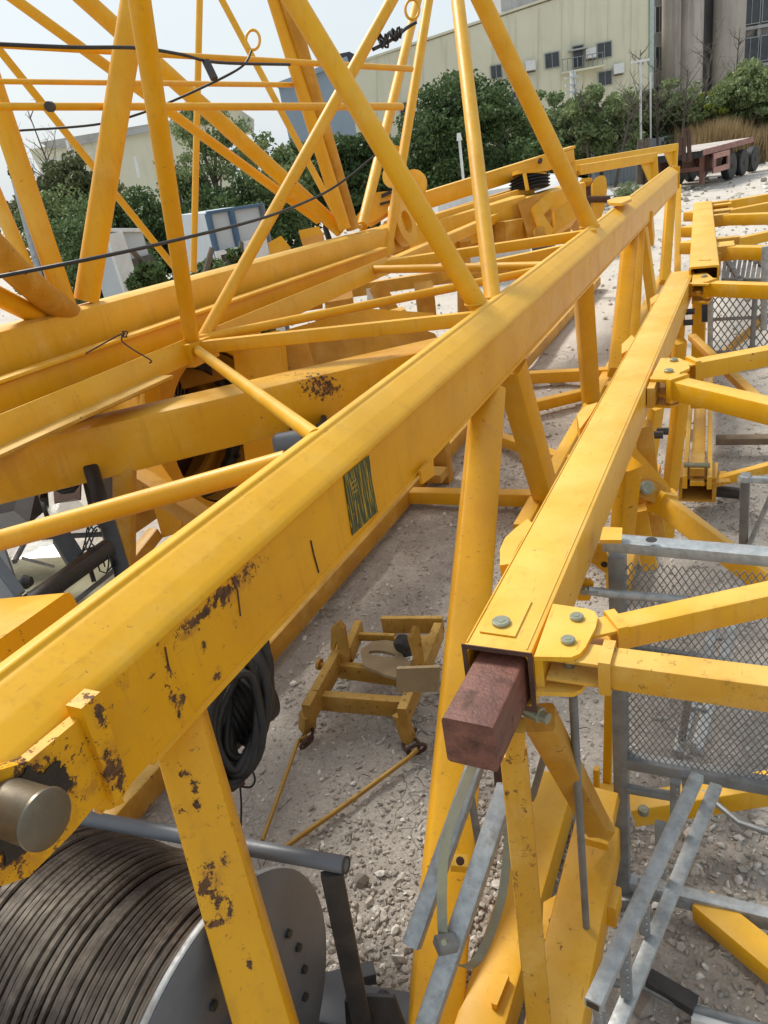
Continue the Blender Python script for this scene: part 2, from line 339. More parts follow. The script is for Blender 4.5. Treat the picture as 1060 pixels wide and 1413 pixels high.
PinkP = metal('faded_red_paint', (.34,.16,.13), (.22,.10,.08), .6, 0, 4, (.2,.13,.1), .6)
DeckM = metal('weathered_deck_boards', (.70,.64,.58), (.60,.53,.48), .85, 0, 3, (.25,.2,.17), .5, .4, (1, 8, 1))
WoodM = metal('old_plank_wood', (.22,.16,.10), (.16,.11,.07), .85, 0, 8, (.1,.08,.06), .5, .5)
PlastM = metal('clear_plastic_sheet', (.24,.26,.22), (.18,.2,.17), .25, 0, 3, (.2,.18,.13), .4)
MeshW = metal('white_wire', (.75,.78,.78), (.65,.68,.68), .5, .1, 10)
WhiteP = metal('white_paint', (.72,.72,.70), (.62,.62,.6), .5, 0, 5, (.4,.38,.33), .3)
GreenP = metal('khaki_floor', (.30,.28,.17), (.24,.22,.14), .8, 0, 4, (.12,.1,.07), .6)
def glasspane():
    m, n, b = newmat('cab_glass'); b.inputs['Base Color'].default_value = (.75,.82,.78,1); b.inputs['Roughness'].default_value = .08
    b.inputs['Alpha'].default_value = .25; return m
CabGlass = glasspane()

# ------------------------------------------------------------------ ground
def vnoise(x, y, seed=0):
    xi = np.floor(x).astype(np.int64); yi = np.floor(y).astype(np.int64); fx = x-xi; fy = y-yi
    fx = fx*fx*(3-2*fx); fy = fy*fy*(3-2*fy)
    def h(a, b):
        k = (a*374761393+b*668265263+seed*974711) & 0xffffffff; k = ((k ^ (k >> 13))*1274126177) & 0xffffffff; return ((k ^ (k >> 16)) & 0xffff)/65535.
    return (h(xi, yi)*(1-fx)+h(xi+1, yi)*fx)*(1-fy)+(h(xi, yi+1)*(1-fx)+h(xi+1, yi+1)*fx)*fy
def gh(x, y):
    x = np.asarray(x, float); y = np.asarray(y, float)
    z = .06*(vnoise(x*.9, y*.9, 1)-.5)+.03*(vnoise(x*3, y*3, 2)-.5)+.016*(vnoise(x*9, y*9, 3)-.5)+.009*(vnoise(x*24, y*24, 4)-.5)+.006*(vnoise(x*55, y*55, 5)-.5)
    far = np.clip((y-8)/10, 0, 1); z = z*(1-far*.3)
    # rubble heap behind the long boom, and the bank at the far right
    c = P(850, 285, z=0.0); z = z+.45*np.exp(-(((x-c[0])/1.6)**2+((y-c[1]-1.5)/2.2)**2))
    return z-.02
def axis(lo, hi, dlo, dhi, step, n1, n2):
    a = np.arange(dlo, dhi, step); l = dlo-np.geomspace(step, dlo-lo, n1)[::-1]; r = dhi-step+np.geomspace(step, hi-dhi, n2); return np.concatenate([l, a, r])
gx = axis(-420, 420, -5.0, 1.8, .026, 60, 50); gy = axis(-60, 420, .9, 7.5, .028, 14, 110)
GX, GY = np.meshgrid(gx, gy); GZ = gh(GX, GY); nx, ny = len(gx), len(gy)
vv = np.stack([GX.ravel(), GY.ravel(), GZ.ravel()], 1)
idx = np.arange(nx*ny).reshape(ny, nx); ff = np.stack([idx[:-1,:-1].ravel(), idx[:-1,1:].ravel(), idx[1:,1:].ravel(), idx[1:,:-1].ravel()], 1)
def npmesh(name, v, f, mat, smooth=False, col=None):
    me = bpy.data.meshes.new(name); k = f.shape[1]
    me.vertices.add(len(v)); me.vertices.foreach_set('co', v.astype(np.float32).ravel())
    me.loops.add(f.size); me.loops.foreach_set('vertex_index', f.astype(np.int32).ravel())
    me.polygons.add(len(f)); me.polygons.foreach_set('loop_start', np.arange(0, f.size, k, dtype=np.int32))
    me.polygons.foreach_set('use_smooth', np.full(len(f), smooth)); me.update(calc_edges=True)
    if col is not None:
        a = me.color_attributes.new('col', 'FLOAT_COLOR', 'POINT'); a.data.foreach_set('color', col.astype(np.float32).ravel())
    if mat: me.materials.append(mat)
    return me
o = bpy.data.objects.new('ground', npmesh('ground', vv, ff, GroundM, True)); C.objects.link(o); tag(o, 'dusty grey brown gravel yard strewn with rubble', kind='structure')

# stones: icosahedra knocked out of shape
t_ = (1+5**.5)/2
ICO = np.array([(-1,t_,0),(1,t_,0),(-1,-t_,0),(1,-t_,0),(0,-1,t_),(0,1,t_),(0,-1,-t_),(0,1,-t_),(t_,0,-1),(t_,0,1),(-t_,0,-1),(-t_,0,1)])/math.hypot(1, t_)
ICF = np.array([(0,11,5),(0,5,1),(0,1,7),(0,7,10),(0,10,11),(1,5,9),(5,11,4),(11,10,2),(10,7,6),(7,1,8),(3,9,4),(3,4,2),(3,2,6),(3,6,8),(3,8,9),(4,9,5),(2,4,11),(6,2,10),(8,6,7),(9,8,1)])
def stones(xs, ys, ss, zoff=.25):
    n = len(xs); v = np.repeat(ICO[None], n, 0)*(1+rng.normal(0, .2, (n, 12, 1)))
    q = rng.normal(size=(n, 4)); q /= np.linalg.norm(q, axis=1)[:, None]; a, b, c, d = q.T
    M = np.stack([np.stack([1-2*(c*c+d*d), 2*(b*c-a*d), 2*(b*d+a*c)], 1), np.stack([2*(b*c+a*d), 1-2*(b*b+d*d), 2*(c*d-a*b)], 1), np.stack([2*(b*d-a*c), 2*(c*d+a*b), 1-2*(b*b+c*c)], 1)], 1)
    v = v*np.stack([rng.uniform(.8, 1.4, n), rng.uniform(.6, 1.0, n), rng.uniform(.4, .8, n)], 1)[:, None, :]
    v = np.einsum('nij,nkj->nki', M, v); v[..., 2] *= .75
    v = v*ss[:, None, None]+np.stack([xs, ys, gh(xs, ys)+ss*zoff], 1)[:, None, :]
    f = (ICF[None]+(np.arange(n)*12)[:, None, None]).reshape(-1, 3)
    base = np.array([.48,.435,.38])[None]*rng.uniform(.65, 1.25, (n, 1)); wh = rng.random(n) < .13; base[wh] = np.array([.78,.75,.69])*rng.uniform(.8, 1.1, (wh.sum(), 1))
    col = np.ones((n, 12, 4)); col[..., :3] = base[:, None, :]
    return v.reshape(-1, 3), f, col.reshape(-1, 4)
pts = []
def scatter(n, x0, x1, y0, y1, smin, smax, pw=2.2, clump=True):
    x = rng.uniform(x0, x1, n); y = rng.uniform(y0, y1, n)
    if clump:
        k = vnoise(x*1.3+5, y*1.3, 9)*.6+vnoise(x*4, y*4, 10)*.4 > rng.uniform(.15, .75, n); x, y = x[k], y[k]
    s = smin+(smax-smin)*rng.random(len(x))**pw*1.0; pts.append((x, y, s))
scatter(40000, -4.6, 1.9, 1.0, 6.5, .0035, .016); scatter(2600, -4.6, 1.9, 1.0, 7.5, .008, .028, 2.5)
def local(u, v, n, rad, smin, smax):
    c = P(u, v, z=0); x = rng.normal(c[0], rad, n); y = rng.normal(c[1], rad*1.2, n); pts.append((x, y, smin+(smax-smin)*rng.random(n)**1.8))
local(475, 1330, 420, .15, .006, .026); local(535, 1270, 420, .2, .005, .024); local(520, 1180, 300, .25, .004, .018)
local(690, 1200, 700, .18, .006, .024); local(820, 1170, 500, .12, .006, .024); local(1000, 1180, 600, .3, .006, .026); local(700, 1320, 400, .12, .006, .022)
local(640, 800, 500, .5, .006, .018); local(660, 580, 500, .8, .008, .03)
scatter(6000, -12, 6, 6.5, 22, .01, .05, 3); scatter(3500, -25, 12, 18, 45, .03, .14, 3)
c = P(850, 285, z=0.0); n_ = 900; pts.append((rng.normal(c[0], 1.1, n_), rng.normal(c[1]+1.2, 1.7, n_), .05+.16*rng.random(n_)**2))
c = P(1050, 235, z=0.0); n_ = 1500; pts.append((rng.normal(c[0]+4.5, 1.6, n_), rng.normal(c[1]-3, 5, n_), .03+.16*rng.random(n_)**2.5))
X_ = np.concatenate([p[0] for p in pts]); Y_ = np.concatenate([p[1] for p in pts]); S_ = np.concatenate([p[2] for p in pts])
v_, f_, c_ = stones(X_, Y_, S_)
o = bpy.data.objects.new('gravel', npmesh('gravel', v_, f_, StoneM, False, c_)); C.objects.link(o); tag(o, 'loose gravel and pale stone chips over the yard', kind='stuff')
tw_v, tw_f = [], []
for k in range(420):
    if k < 200: x, y = rng.uniform(-3, 1.6), rng.uniform(1.3, 6)
    else: q_ = P(rng.uniform(880, 1060), rng.uniform(450, 740), z=0); x, y = q_[0], q_[1]
    a_ = rng.uniform(0, 6.28); l_ = rng.uniform(.02, .11); z_ = float(gh(x, y))+.012; d_ = np.array((math.cos(a_), math.sin(a_), rng.uniform(-.1, .15))); n2 = np.array((-d_[1], d_[0], 0))*rng.uniform(.0012, .003)
    b_ = np.array((x, y, z_)); m_ = b_+d_*l_*.5+rng.normal(0, .008, 3); e_ = b_+d_*l_; up_ = np.array((0, 0, .004)); o_ = len(tw_v)
    tw_v += [b_-n2, b_+n2, b_+up_, m_-n2, m_+n2, m_+up_, e_, e_+up_*.3, e_-n2*.3]
    for i_ in range(3): j_ = (i_+1) % 3; tw_f += [(o_+i_, o_+j_, o_+3+j_, o_+3+i_), (o_+3+i_, o_+3+j_, o_+6+j_, o_+6+i_)]
o = bpy.data.objects.new('twigs', npmesh('twigs', np.array(tw_v), np.array(tw_f), BarkM)); C.objects.link(o); tag(o, 'dry twigs and scraps of litter on the gravel', kind='stuff')
# stones large enough to single out
BIG = [(545,1280,.032,1,'pale angular stone standing out of the gravel left of the leaning leg'), (550,1322,.036,1,'flat pale stone at the foot of the grey rail end'), (440,1065,.014,1,'small white stone chip between the two drag rods'),
       (443,842,.05,0,'half buried brown lump beside the lower chord above the cradle'), (405,940,.03,1,'flat pale stone on the clay left of the cradle'), (885,1380,.05,0,'flat brown slab of earth beside the bent pipe at bottom right'),
       (1020,1155,.03,1,'white stone near the curved strap at the right edge'), (955,1150,.042,1,'large flat white stone below the yellow tube brace at right'), (690,1225,.034,1,'white broken stone seen between the two grey rails'),
       (525,1205,.03,1,'long white stone just right of the guard tube end'), (905,1352,.045,0,'brown flaky stone on the clay beside the lying ladder'), (500,1215,.045,0,'dark brown clod on the pebbles right of the guard tube'),
       (770,530,.10,1,'pale rubble lump on the ground between the boom cross beams'), (1050,1370,.035,0,'brown clod at the lower right corner above the pipe'), (640,1200,.024,1,'small white stone beside the yellow clamp bracket')]
for i, (u, v, s, wt_, lbl) in enumerate(BIG):
    p = P(u, v, z=0.0); ar = np.array
    v_, f_, c_ = stones(ar([p[0]]), ar([p[1]]), ar([s]), .35); c_[:, :3] = (.76,.73,.67) if wt_ else (.33,.285,.24)
    og = ar([p[0], p[1], float(gh(p[0], p[1]))]); o = bpy.data.objects.new('stone', npmesh('stone', v_-og, f_, StoneM, False, c_)); C.objects.link(o); o.location = og
    tag(o, lbl, "stone")

# ------------------------------------------------------------------ near boom section
boom = thing('boom_section', 'long yellow lattice boom section crossing the picture from lower left, its beam battered and rusty', 'crane boom', (-1.45, 1.0, 0))
ZB = 1.95
def ext(poly, y0, y1): return MB().prism([(x, y0, z) for x, z in poly], (0, y1-y0, 0))
def rnd(poly, r, seg=3):
    out = []; n = len(poly)
    for i in range(n):
        p, a, b = map(np.array, (poly[i], poly[i-1], poly[(i+1) % n])); da, db = nrm(a-p), nrm(b-p)
        k = min(r, np.linalg.norm(a-p)*.4, np.linalg.norm(b-p)*.4); s, e = p+da*k, p+db*k
        for t in np.linspace(0, 1, seg+1): out.append(tuple((1-t)**2*s+2*t*(1-t)*p+t*t*e))
    return out
prof = rnd([(-1.447, 1.935), (-1.43, 1.952), (-1.398, 1.957), (-1.390, 1.953), (-1.386, 1.944), (-1.375, 1.940), (-1.318, 1.905), (-1.272, 1.869), (-1.258, 1.855), (-1.254, 1.838), (-1.272, 1.832), (-1.40, 1.80), (-1.447, 1.80)], .0045)
rings = [[(x, y, z) for x, z in prof] for y in np.linspace(.3, 15.1, 30)]
part(boom, 'main_chord', MB().loft(rings), Y_top)
part(boom, 'web_plate', ext([(-1.266, 1.836), (-1.266, 1.575), (-1.285, 1.575), (-1.285, 1.836)], .78, 15.08), Y_web)
part(boom, 'web_plate', ext([(-1.425, 1.802), (-1.425, 1.585), (-1.40, 1.585), (-1.40, 1.802)], .5, 15.08), Y_pipe)
part(boom, 'bottom_plate', ext([(-1.43, 1.578), (-1.259, 1.578), (-1.259, 1.562), (-1.43, 1.562)], .95, 15.06), Y_pipe)
part(boom, 'end_cap', MB().box((-1.34, 15.11, 1.76), (.2, 0, 0), (0, .02, 0), (0, 0, .36)), Y_pale)
# near end: cheek plate, stiffener and pin
xc = -1.225
lug = [P(u, v, x=xc) for u, v in ((-90, 1130), (-40, 1075), (40, 1050), (118, 985), (128, 1000), (150, 1060), (172, 1108), (150, 1118), (128, 1116), (100, 1150), (40, 1210), (5, 1222), (-30, 1225), (-90, 1260))]
part(boom, 'end_lug', MB().prism(lug, (-.03, 0, 0)), Y_lug)
lug2 = [P(u, v, x=-1.252) for u, v in ((105, 985), (215, 890), (270, 985), (178, 1085), (165, 1112), (150, 1095))]
part(boom, 'joint_plate', MB().prism(lug2, (-.02, 0, 0)), Y_web)
a, b = P(112, 978, x=-1.205), P(160, 1108, x=-1.205)
part(boom, 'stiffener', MB().prism([a, b, b+(0, .045, 0.0), a+(0, .055, 0)], (-.045, 0, 0)), Y_web)
a = P(104, 1000, x=-1.20)
pc = P(64, 1131, x=-1.115)
part(boom, 'pin', MB().lathe(pc, (1, 0, 0), [(-.105, .054), (-.012, .054), (-.006, .0575), (0, .0565), (.004, .05), (.0045, .02), (.005, 0)], 40), PinM)
# black grease round the pin
def blob(c, ax1, ax2, r1, r2, n=26, jag=.3):
    ph = [random.uniform(0, 6.28) for _ in range(6)]; jf = lambda t: 1+jag*(.5*math.sin(2*t+ph[0])+.35*math.sin(5*t+ph[1])+.28*math.sin(9*t+ph[2])+.2*math.sin(17*t+ph[3])+.15*math.sin(31*t+ph[4]))
    return [np.asarray(c)+nrm(ax1)*r1*jf(k*2*math.pi/n)*math.cos(k*2*math.pi/n)+nrm(ax2)*r2*jf(k*2*math.pi/n)*math.sin(k*2*math.pi/n) for k in range(n)]
    [np.asarray(c)+nrm(ax1)*r1*(1+random.uniform(-jag, jag))*math.cos(k*2*math.pi/n)+nrm(ax2)*r2*(1+random.uniform(-jag, jag))*math.sin(k*2*math.pi/n) for k in range(n)]
part(boom, 'grease_smear', MB().prism(blob(P(38, 1118, x=-1.2235), (0, 1, 0), (0, 0, 1), .088, .085, 140, .26), (.004, 0, 0)), Grease)
# rust scabs and the dark tape patch on the side of the beam
q = [P(u, v, x=-1.2635) for u, v in ((474, 657), (509, 628), (513, 664), (521, 706), (486, 739), (480, 700))]
def tape():
    m, n, b = newmat('dark_tape'); pos = geo_pos(n)
    s = ramp(n, noise(n, pos, 9, 2, .5, (1, 24, .9)), .57, .62); s2 = ramp(n, noise(n, pos, 30, 5, .7, (1, 2, .6)), .62, .66)
    c = mix(n, mul(n, s, s2, 'MAXIMUM'), (.022, .040, .012), (.40, .30, .02)); n.links.new(c, b.inputs['Base Color']); b.inputs['Roughness'].default_value = .5; return m
TapeM = tape()
part(boom, 'tape_patch', MB().prism(q, (.002, 0, 0)), TapeM, 'dark green tape patch scratched through to yellow')
def stroke(uvs, x, r): return MB().tube([P(u, v, x=x) for u, v in uvs], r, 6)
ScrM = yellow('scratch_yellow', wear=0)
for st in (((484, 668), (488, 676)), ((484, 668), (491, 662)), ((486, 674), (492, 669)), ((488, 680), (493, 676)), ((497, 652), (503, 700)), ((506, 645), (511, 692)), ((490, 690), (494, 722))):
    part(boom, 'scratch', stroke(st, -1.2608, .0011), ScrM)
part(boom, 'crack', stroke(((429, 746), (433, 765), (440, 790)), -1.2638, .0030), Grease)
part(boom, 'crack', stroke(((228, 893), (233, 920), (243, 945), (246, 975)), -1.2641, .0022), RustD)
part(boom, 'crack', stroke(((320, 797), (328, 815), (332, 850)), -1.2641, .0025), RustD)
# legs down to the lower chords
def leg(t, name, u0, v0, u1, v1, z0, px, mat, x1=None, z1=None, roll=0, d1=None, asp=1.0, ext1=0):
    a = P(u0, v0, x=-1.345) if z0 is None else P(u0, v0, z=z0); b = P(u1, v1, x=x1, z=z1, d=d1); b = b+(b-a)*ext1; w_ = S(px, a)
    return mem(t, name, a, b, w_, w_*asp, mat, roll=roll, ch=w_*.13)
mem(boom, 'leg', legtop-nrm(legbot-legtop)*.13, legbot+(legbot-legtop)*1.9, .142, .128, Y_leg, roll=math.radians(-8), ch=.012)
leg(boom, 'leg', 673, 546, 599, 1413, 1.5, 44, Y_web, z1=.1, roll=math.radians(18), ext1=.03)
leg(boom, 'leg', 703, 503, 757, 695, 1.5, 40, Y_pipe, z1=.1, roll=math.radians(-15), asp=.8)
leg(boom, 'leg', 804, 390, 816, 560, 1.5, 24, Y_web, z1=.1, roll=math.radians(25))
leg(boom, 'leg', 870, 328, 851, 515, 1.5, 20, Y_web, z1=.3, roll=.3)
leg(boom, 'leg', 881, 318, 872, 480, 1.5, 15, Y_pipe, z1=.3, roll=.3)
leg(boom, 'leg', 886, 314, 904, 440, 1.5, 13, Y_pipe, z1=.3, roll=-.2)
leg(boom, 'leg', 926, 268, 917, 390, 1.5, 12, Y_pipe, z1=.2, roll=.4)
leg(boom, 'leg', 936, 258, 935, 385, 1.5, 8, Y_pipe, z1=.2)
mem(boom, 'bracket', P(894, 300, z=1.6), P(897, 332, x=-1.3), .12, .2, Y_pipe)
part(boom, 'gusset', MB().prism([P(u, v, x=-1.245) for u, v in ((577, 650), (594, 634), (597, 655), (580, 668))], (.012, 0, 0)), Y_web)
# lower chords and cross members on the ground
xl = -2.62
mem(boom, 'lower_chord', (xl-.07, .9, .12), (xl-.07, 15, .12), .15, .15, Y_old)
mem(boom, 'lower_chord', (-1.5, 4.9, .11), (-1.5, 15, .11), .12, .12, Y_pipe)
mem(boom, 'cross_beam', P(545, 683, z=.12), P(748, 688, z=.12), .12, .12, Y_pipe)
mem(boom, 'cross_beam', P(700, 522, z=.12), P(850, 515, z=.12), .14, .14, Y_pipe)
mem(boom, 'cross_beam', P(730, 562, z=.1), P(862, 530, z=.1), .12, .12, Y_pipe)
mem(boom, 'cross_beam', P(680, 602, z=.1), P(785, 638, z=.1), .11, .11, Y_pipe)
part(boom, 'gusset', MB().box(P(598, 655, z=.16), (.22, 0, 0), (0, .2, 0), (0, 0, .08)), Y_old)
# rear chord and lacing
XC = -3.2
mem(boom, 'rear_chord', P(-60, 622, x=XC), P(530, 368, x=XC), .13, .15, Y_pipe, roll=.25, ch=.006)
part(boom, 'chord_flange', MB().beam(P(-60, 650, x=XC+.12), P(225, 520, x=XC+.12), .16, .02, ch=.003), Y_old)
mem(boom, 'rear_chord', P(525, 372, x=XC), P(560, 357, x=XC)+(0, 6, .0), .12, .12, Y_pipe)
na = P(268, 480, x=XC+.03)
pip(boom, 'lacing_pipe', [na, P(436, 603, z=1.93)], .031, Y_pale)
pip(boom, 'lacing_pipe', [P(-40, 757, d=2.75), P(395, 636, z=1.90)], .039, Y_pipe)
mem(boom, 'lacing_bar', na+(0, 0, .0), P(668, 438, z=1.9), .09, .08, Y_pipe, roll=.1)
pip(boom, 'lacing_pipe', [na+(0, .05, .04), P(748, 372, z=1.9)], .030, Y_pipe)
nb = P(528, 366, x=XC)
mem(boom, 'lacing_bar', nb, P(822, 322, z=1.9), .10, .09, Y_pipe)
pip(boom, 'lacing_pipe', [P(510, 372, x=XC), P(758, 367, z=1.88)], .036, Y_pipe)
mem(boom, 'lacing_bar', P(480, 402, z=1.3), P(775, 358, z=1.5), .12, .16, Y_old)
mem(boom, 'lacing_bar', P(610, 380, z=1.6), P(800, 340, z=1.7), .1, .1, Y_pale)
part(boom, 'node_plate', MB().box(na+np.array((0, 0, -.02)), (.16, 0, 0), (0, .26, 0), (0, 0, .14)), Y_pipe)
pip(boom, 'diagonal_pipe', [P(401, -8, x=-2.3)+(P(401, -8, x=-2.3)-P(664, 430, z=1.92))*.2, P(664, 428, z=1.90)], .060, Y_top, n=24)
pip(boom, 'diagonal_pipe', [P(627, -40, x=-2.3), P(681, 420, z=1.90)], .052, Y_pale, n=24)
pip(boom, 'diagonal_pipe', [P(650, -30, x=-2.3), P(817, 318, z=1.90)], .080, Y_pipe, n=24)
pip(boom, 'diagonal_pipe', [P(552, -20, x=-2.3), P(277, 472, x=XC+.03)], .040, Y_pale, n=24)
pip(boom, 'diagonal_pipe', [P(188, -30, x=-2.3), P(265, 474, x=XC+.03)], .0475, Y_pipe, n=24)

def bead(t, p_end, p_far, r_, off, mat=Y_pipe):
    d_ = nrm(np.asarray(p_far)-p_end); u_ = nrm(np.cross(d_, (0, 0, 1.))); w_ = np.cross(d_, u_); c_ = np.asarray(p_end)
    pts_ = []
    for k in range(40):
        a_ = k*math.pi/20; q_ = c_+u_*r_*1.03*math.cos(a_)+w_*r_*1.03*math.sin(a_); tt = (off-q_[2])/d_[2]; pts_.append(q_+d_*tt+rng.normal(0, .0012, 3))
    part(t, 'weld_bead', MB().tube(pts_, .0075, 6, closed=True), mat)
for e_, f_p, r_ in ((P(664, 428, z=1.90), P(401, -8, x=-2.3), .06), (P(681, 420, z=1.90), P(627, -40, x=-2.3), .052), (P(817, 318, z=1.90), P(650, -30, x=-2.3), .08)): bead(boom, e_, f_p, r_, 1.945, Y_top)

# ------------------------------------------------------------------ second boom section, stacked behind
b2 = thing('boom_section', 'lattice section at upper left with fat yellow pipes rising from a deep rounded beam', 'crane boom', (-3.75, 3.5, 0))
X2 = -3.75
a, b = P(-60, 508, x=X2), P(530, 331, x=X2)
mem(b2, 'chord', a, b, .25, .29, Y_pale, ch=.055)
top = lambda u, v, dx=0: P(u, v, x=X2+dx)
def p2(u0, v0, x0, u1, v1, px, mat=None, xb=X2, name='diagonal_pipe', taper=None):
    a, b = P(u0, v0, x=x0), P(u1, v1, x=xb); r = S(px, b)/2
    return part(b2, name, MB().tube([a, b], taper or r, 22, r2=r), mat or Y_pipe)
p2(190, -30, -3.250, 119, 415, 33); p2(-30, 60, -3.875, 92, 425, 28, None, -3.750); p2(-40, 190, -4.125, 60, 425, 20, Y_pale)
pip(b2, 'diagonal_pipe', [P(-40, 310, x=-3.375), P(20, 372, x=-3.500), P(60, 408, x=-3.625), P(98, 436, x=-3.725)], .078, Y_old, n=22)
p2(-40, 390, -3.625, 60, 440, 26)
p2(276, -20, -5.250, 267, 375, 9, None, -5.250, 'vertical_pipe'); p2(8, -10, -5.625, 440, 304, 12, None, -4.125); p2(105, -12, -5.000, 470, 318, 19, None, -3.875)
p2(-20, 45, -5.625, 240, 368, 9, None, -5.250); p2(300, -12, -5.500, 474, 315, 9, None, -4.125)
p2(374, -15, -4.000, 476, 316, 17); p2(392, -15, -3.875, 487, 316, 18, Y_old); p2(581, -20, -4.125, 500, 312, 15, Y_pale)
p2(594, -15, -3.625, 533, 355, 14, None, -3.625)
for u0, v0, u1, v1, px in ((-20, 61, 568, 95, 8), (-20, 112, 402, 117, 7), (-20, 147, 554, 147, 10)):
    a = P(u0, v0, x=-3.812); b = P(u1, v1, x=-3.812); b = b if b[1] < 40 and b[1] > 0 else P(u1, v1, d=11.250)
    part(b2, 'conduit', MB().tube([P(u0, v0, d=3.875), P(u1, v1, d=7.000)], S(px, P(u0, v0, d=3.875))/2, 14, r2=S(px*.95, P(u1, v1, d=7.000))/2), Y_pipe)
part(b2, 'clamp_band', MB().lathe(P(69, 147, d=4.125), P(80, 147, d=4.188)-P(60, 147, d=4.062), [(-.015, .027), (.015, .027)], 16), DarkS)
for cu, cv, dd, rp_ in ((349, 55, 5.2, 12), (569, 13, 5.4, 12)):
    c0 = P(cu, cv, d=dd); r_ = S(rp_, c0); rt = R[:,0]; dn = R[:,1]
    part(b2, 'lifting_ring', MB().tube([c0+rt*r_*math.cos(k*math.pi/12)*.8+dn*r_*math.sin(k*math.pi/12)*1.15 for k in range(24)], r_*.16, 8, closed=True), Y_pipe)
for u, v, rr in ((493, 312, .05), (118, 418, .0)):
    if rr: part(b2, 'weld_collar', MB().lathe(P(u, v, x=X2), (0, 0, 1), [(-.02, rr*1.2), (.01, rr)], 16), Y_old)
part(b2, 'side_lug', MB().lathe(P(8, 537, x=-3.575), (1, 0, 0), [(-.02, .062), (.02, .062), (.025, .038), (.0, .032)], 24), Y_pipe)
part(b2, 'side_lug', MB().lathe(P(556, 308, x=-3.625), (1, 0, .2), [(-.05, .25), (.05, .25), (.055, .125), (-.02, .11)], 28), Y_pale)
part(b2, 'end_bracket', MB().prism([P(u, v, x=-3.688) for u, v in ((530, 315), (548, 300), (566, 318), (556, 345), (538, 352))], (-.1, 0, 0)), Y_pale)
# black lines strung over the pipes
def smooth(pts_, m=7):
    out = []
    for i in range(len(pts_)-1):
        p0, p1, p2_, p3 = pts_[max(i-1, 0)], pts_[i], pts_[i+1], pts_[min(i+2, len(pts_)-1)]
        for t in np.linspace(0, 1, m)[:-1]: out.append(.5*((2*p1)+(-p0+p2_)*t+(2*p0-5*p1+4*p2_-p3)*t*t+(-p0+3*p1-3*p2_+p3)*t**3))
    return out+[pts_[-1]]
def cable(label, uvd, r, mat=Rubber, name='cable', cat='cable'):
    pts_ = [P(u, v, d=d) for u, v, d in uvd]; out = []
    for i in range(len(pts_)-1):
        p0, p1, p2_, p3 = pts_[max(i-1, 0)], pts_[i], pts_[i+1], pts_[min(i+2, len(pts_)-1)]
        for t in np.linspace(0, 1, 8)[:-1]: out.append(.5*((2*p1)+(-p0+p2_)*t+(2*p0-5*p1+4*p2_-p3)*t*t+(-p0+3*p1-3*p2_+p3)*t**3))
    out.append(pts_[-1]); o = solo(name, MB().tube(out, r, 8), mat, label, cat, origin=pts_[0]); return o
cable('thin black line sagging low across the upper left pipes', ((-20, 385, 2.9), (120, 358, 3.0), (235, 333, 3.4), (365, 300, 4.2), (440, 270, 4.8), (480, 245, 5.0), (520, 212, 5.0)), .008)
cable('black twisted line running up to the steel ring on the thin pipe', ((25, 180, 5.0), (130, 172, 5.0), (195, 156, 5.0), (270, 125, 5.0), (332, 93, 5.1), (347, 70, 5.15)), .008)
cable('thick black hose lying along the topmost horizontal conduit', ((-20, 60, 3.02), (100, 65, 3.3), (190, 66, 3.6), (250, 75, 3.9), (300, 86, 4.2), (400, 89, 4.7)), .0085)
cable('short knotted black rope hanging from the ring near the top edge', ((515, 68, 5.1), (540, 55, 5.2), (562, 38, 5.3), (575, 30, 5.3)), .012)
c0 = P(290, 95, d=4.2); solo('cable_plug', MB().beam(P(284, 84, d=4.1), P(296, 109, d=4.1), .04, .03, ch=.008), DarkS, 'dark green plug dangling from the hose between the pipes', 'plug')
for u, v in ((530, 60), (542, 48), (332, 92), (574, 28), (476, 250)):
    pass
kn = MB()
for u, v in ((530, 60), (543, 47)):
    for k in range(3):
        c1 = P(u, v, d=5.18)+rng.normal(0, .02, 3); kn.tube([c1+np.array((math.cos(t)*.03, math.sin(t)*.03, math.sin(2*t+k)*.03)) for t in np.linspace(0, 6.28, 12)[:-1]], .008, 6, closed=True)
solo('rope_knot', kn, Rubber, 'black knots tied in the short rope near the top edge', 'knot')

# ------------------------------------------------------------------ beams lying between the two sections
def lone(u0, v0, u1, v1, k0, k1, wd, ht, mat, label, name='steel_beam', cat='beam', **kw):
    a, b = P(u0, v0, **k0), P(u1, v1, **k1); o = ((a+b)/2); o[2] = 0
    return solo(name, MB().beam(a, b, wd, ht, **kw), mat, label, cat, origin=o)
rb = thing('rail_beam', 'narrow yellow rail with a bare top edge lying beneath the deep rounded beam', 'beam', (-3.5, 3, 0))
mem(rb, 'web', P(-60, 575, x=-3.5), P(528, 352, x=-3.5), .06, .16, Y_pipe)
mem(rb, 'top_edge', P(-60, 545, x=-3.49), P(528, 343, x=-3.49), .11, .02, Y_pale, ch=.003)
wire = [P(118, 488, d=4.05), P(150, 470, d=4.1), P(165, 462, d=4.1), P(172, 460, d=4.1), P(168, 470, d=4.1), P(185, 483, d=4.1), P(208, 497, d=4.1), P(206, 501, d=4.1)]
solo('tie_wire', MB().tube(smooth(wire), .0045, 6).tube([P(172, 461, d=4.08)+np.array((.018*math.cos(t), .01*math.sin(3*t), .018*math.sin(t))) for t in np.linspace(0, 9, 24)], .004, 6), RustD, 'rusty tie wire twisted over the narrow yellow rail', 'wire')
lone(-80, 668, 640, 497, dict(d=4.0), dict(d=4.75), .28, .31, Y_beamD, 'big square yellow beam with a scuffed black mark, passing under the battered boom', ch=.035)
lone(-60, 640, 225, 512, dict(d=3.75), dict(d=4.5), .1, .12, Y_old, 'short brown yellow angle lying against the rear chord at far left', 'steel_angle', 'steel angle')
lone(120, 615, 325, 745, dict(d=5.0), dict(d=4.6), .13, .12, Y_old, 'brownish yellow strut slanting down in front of the round opening', 'strut', 'strut')
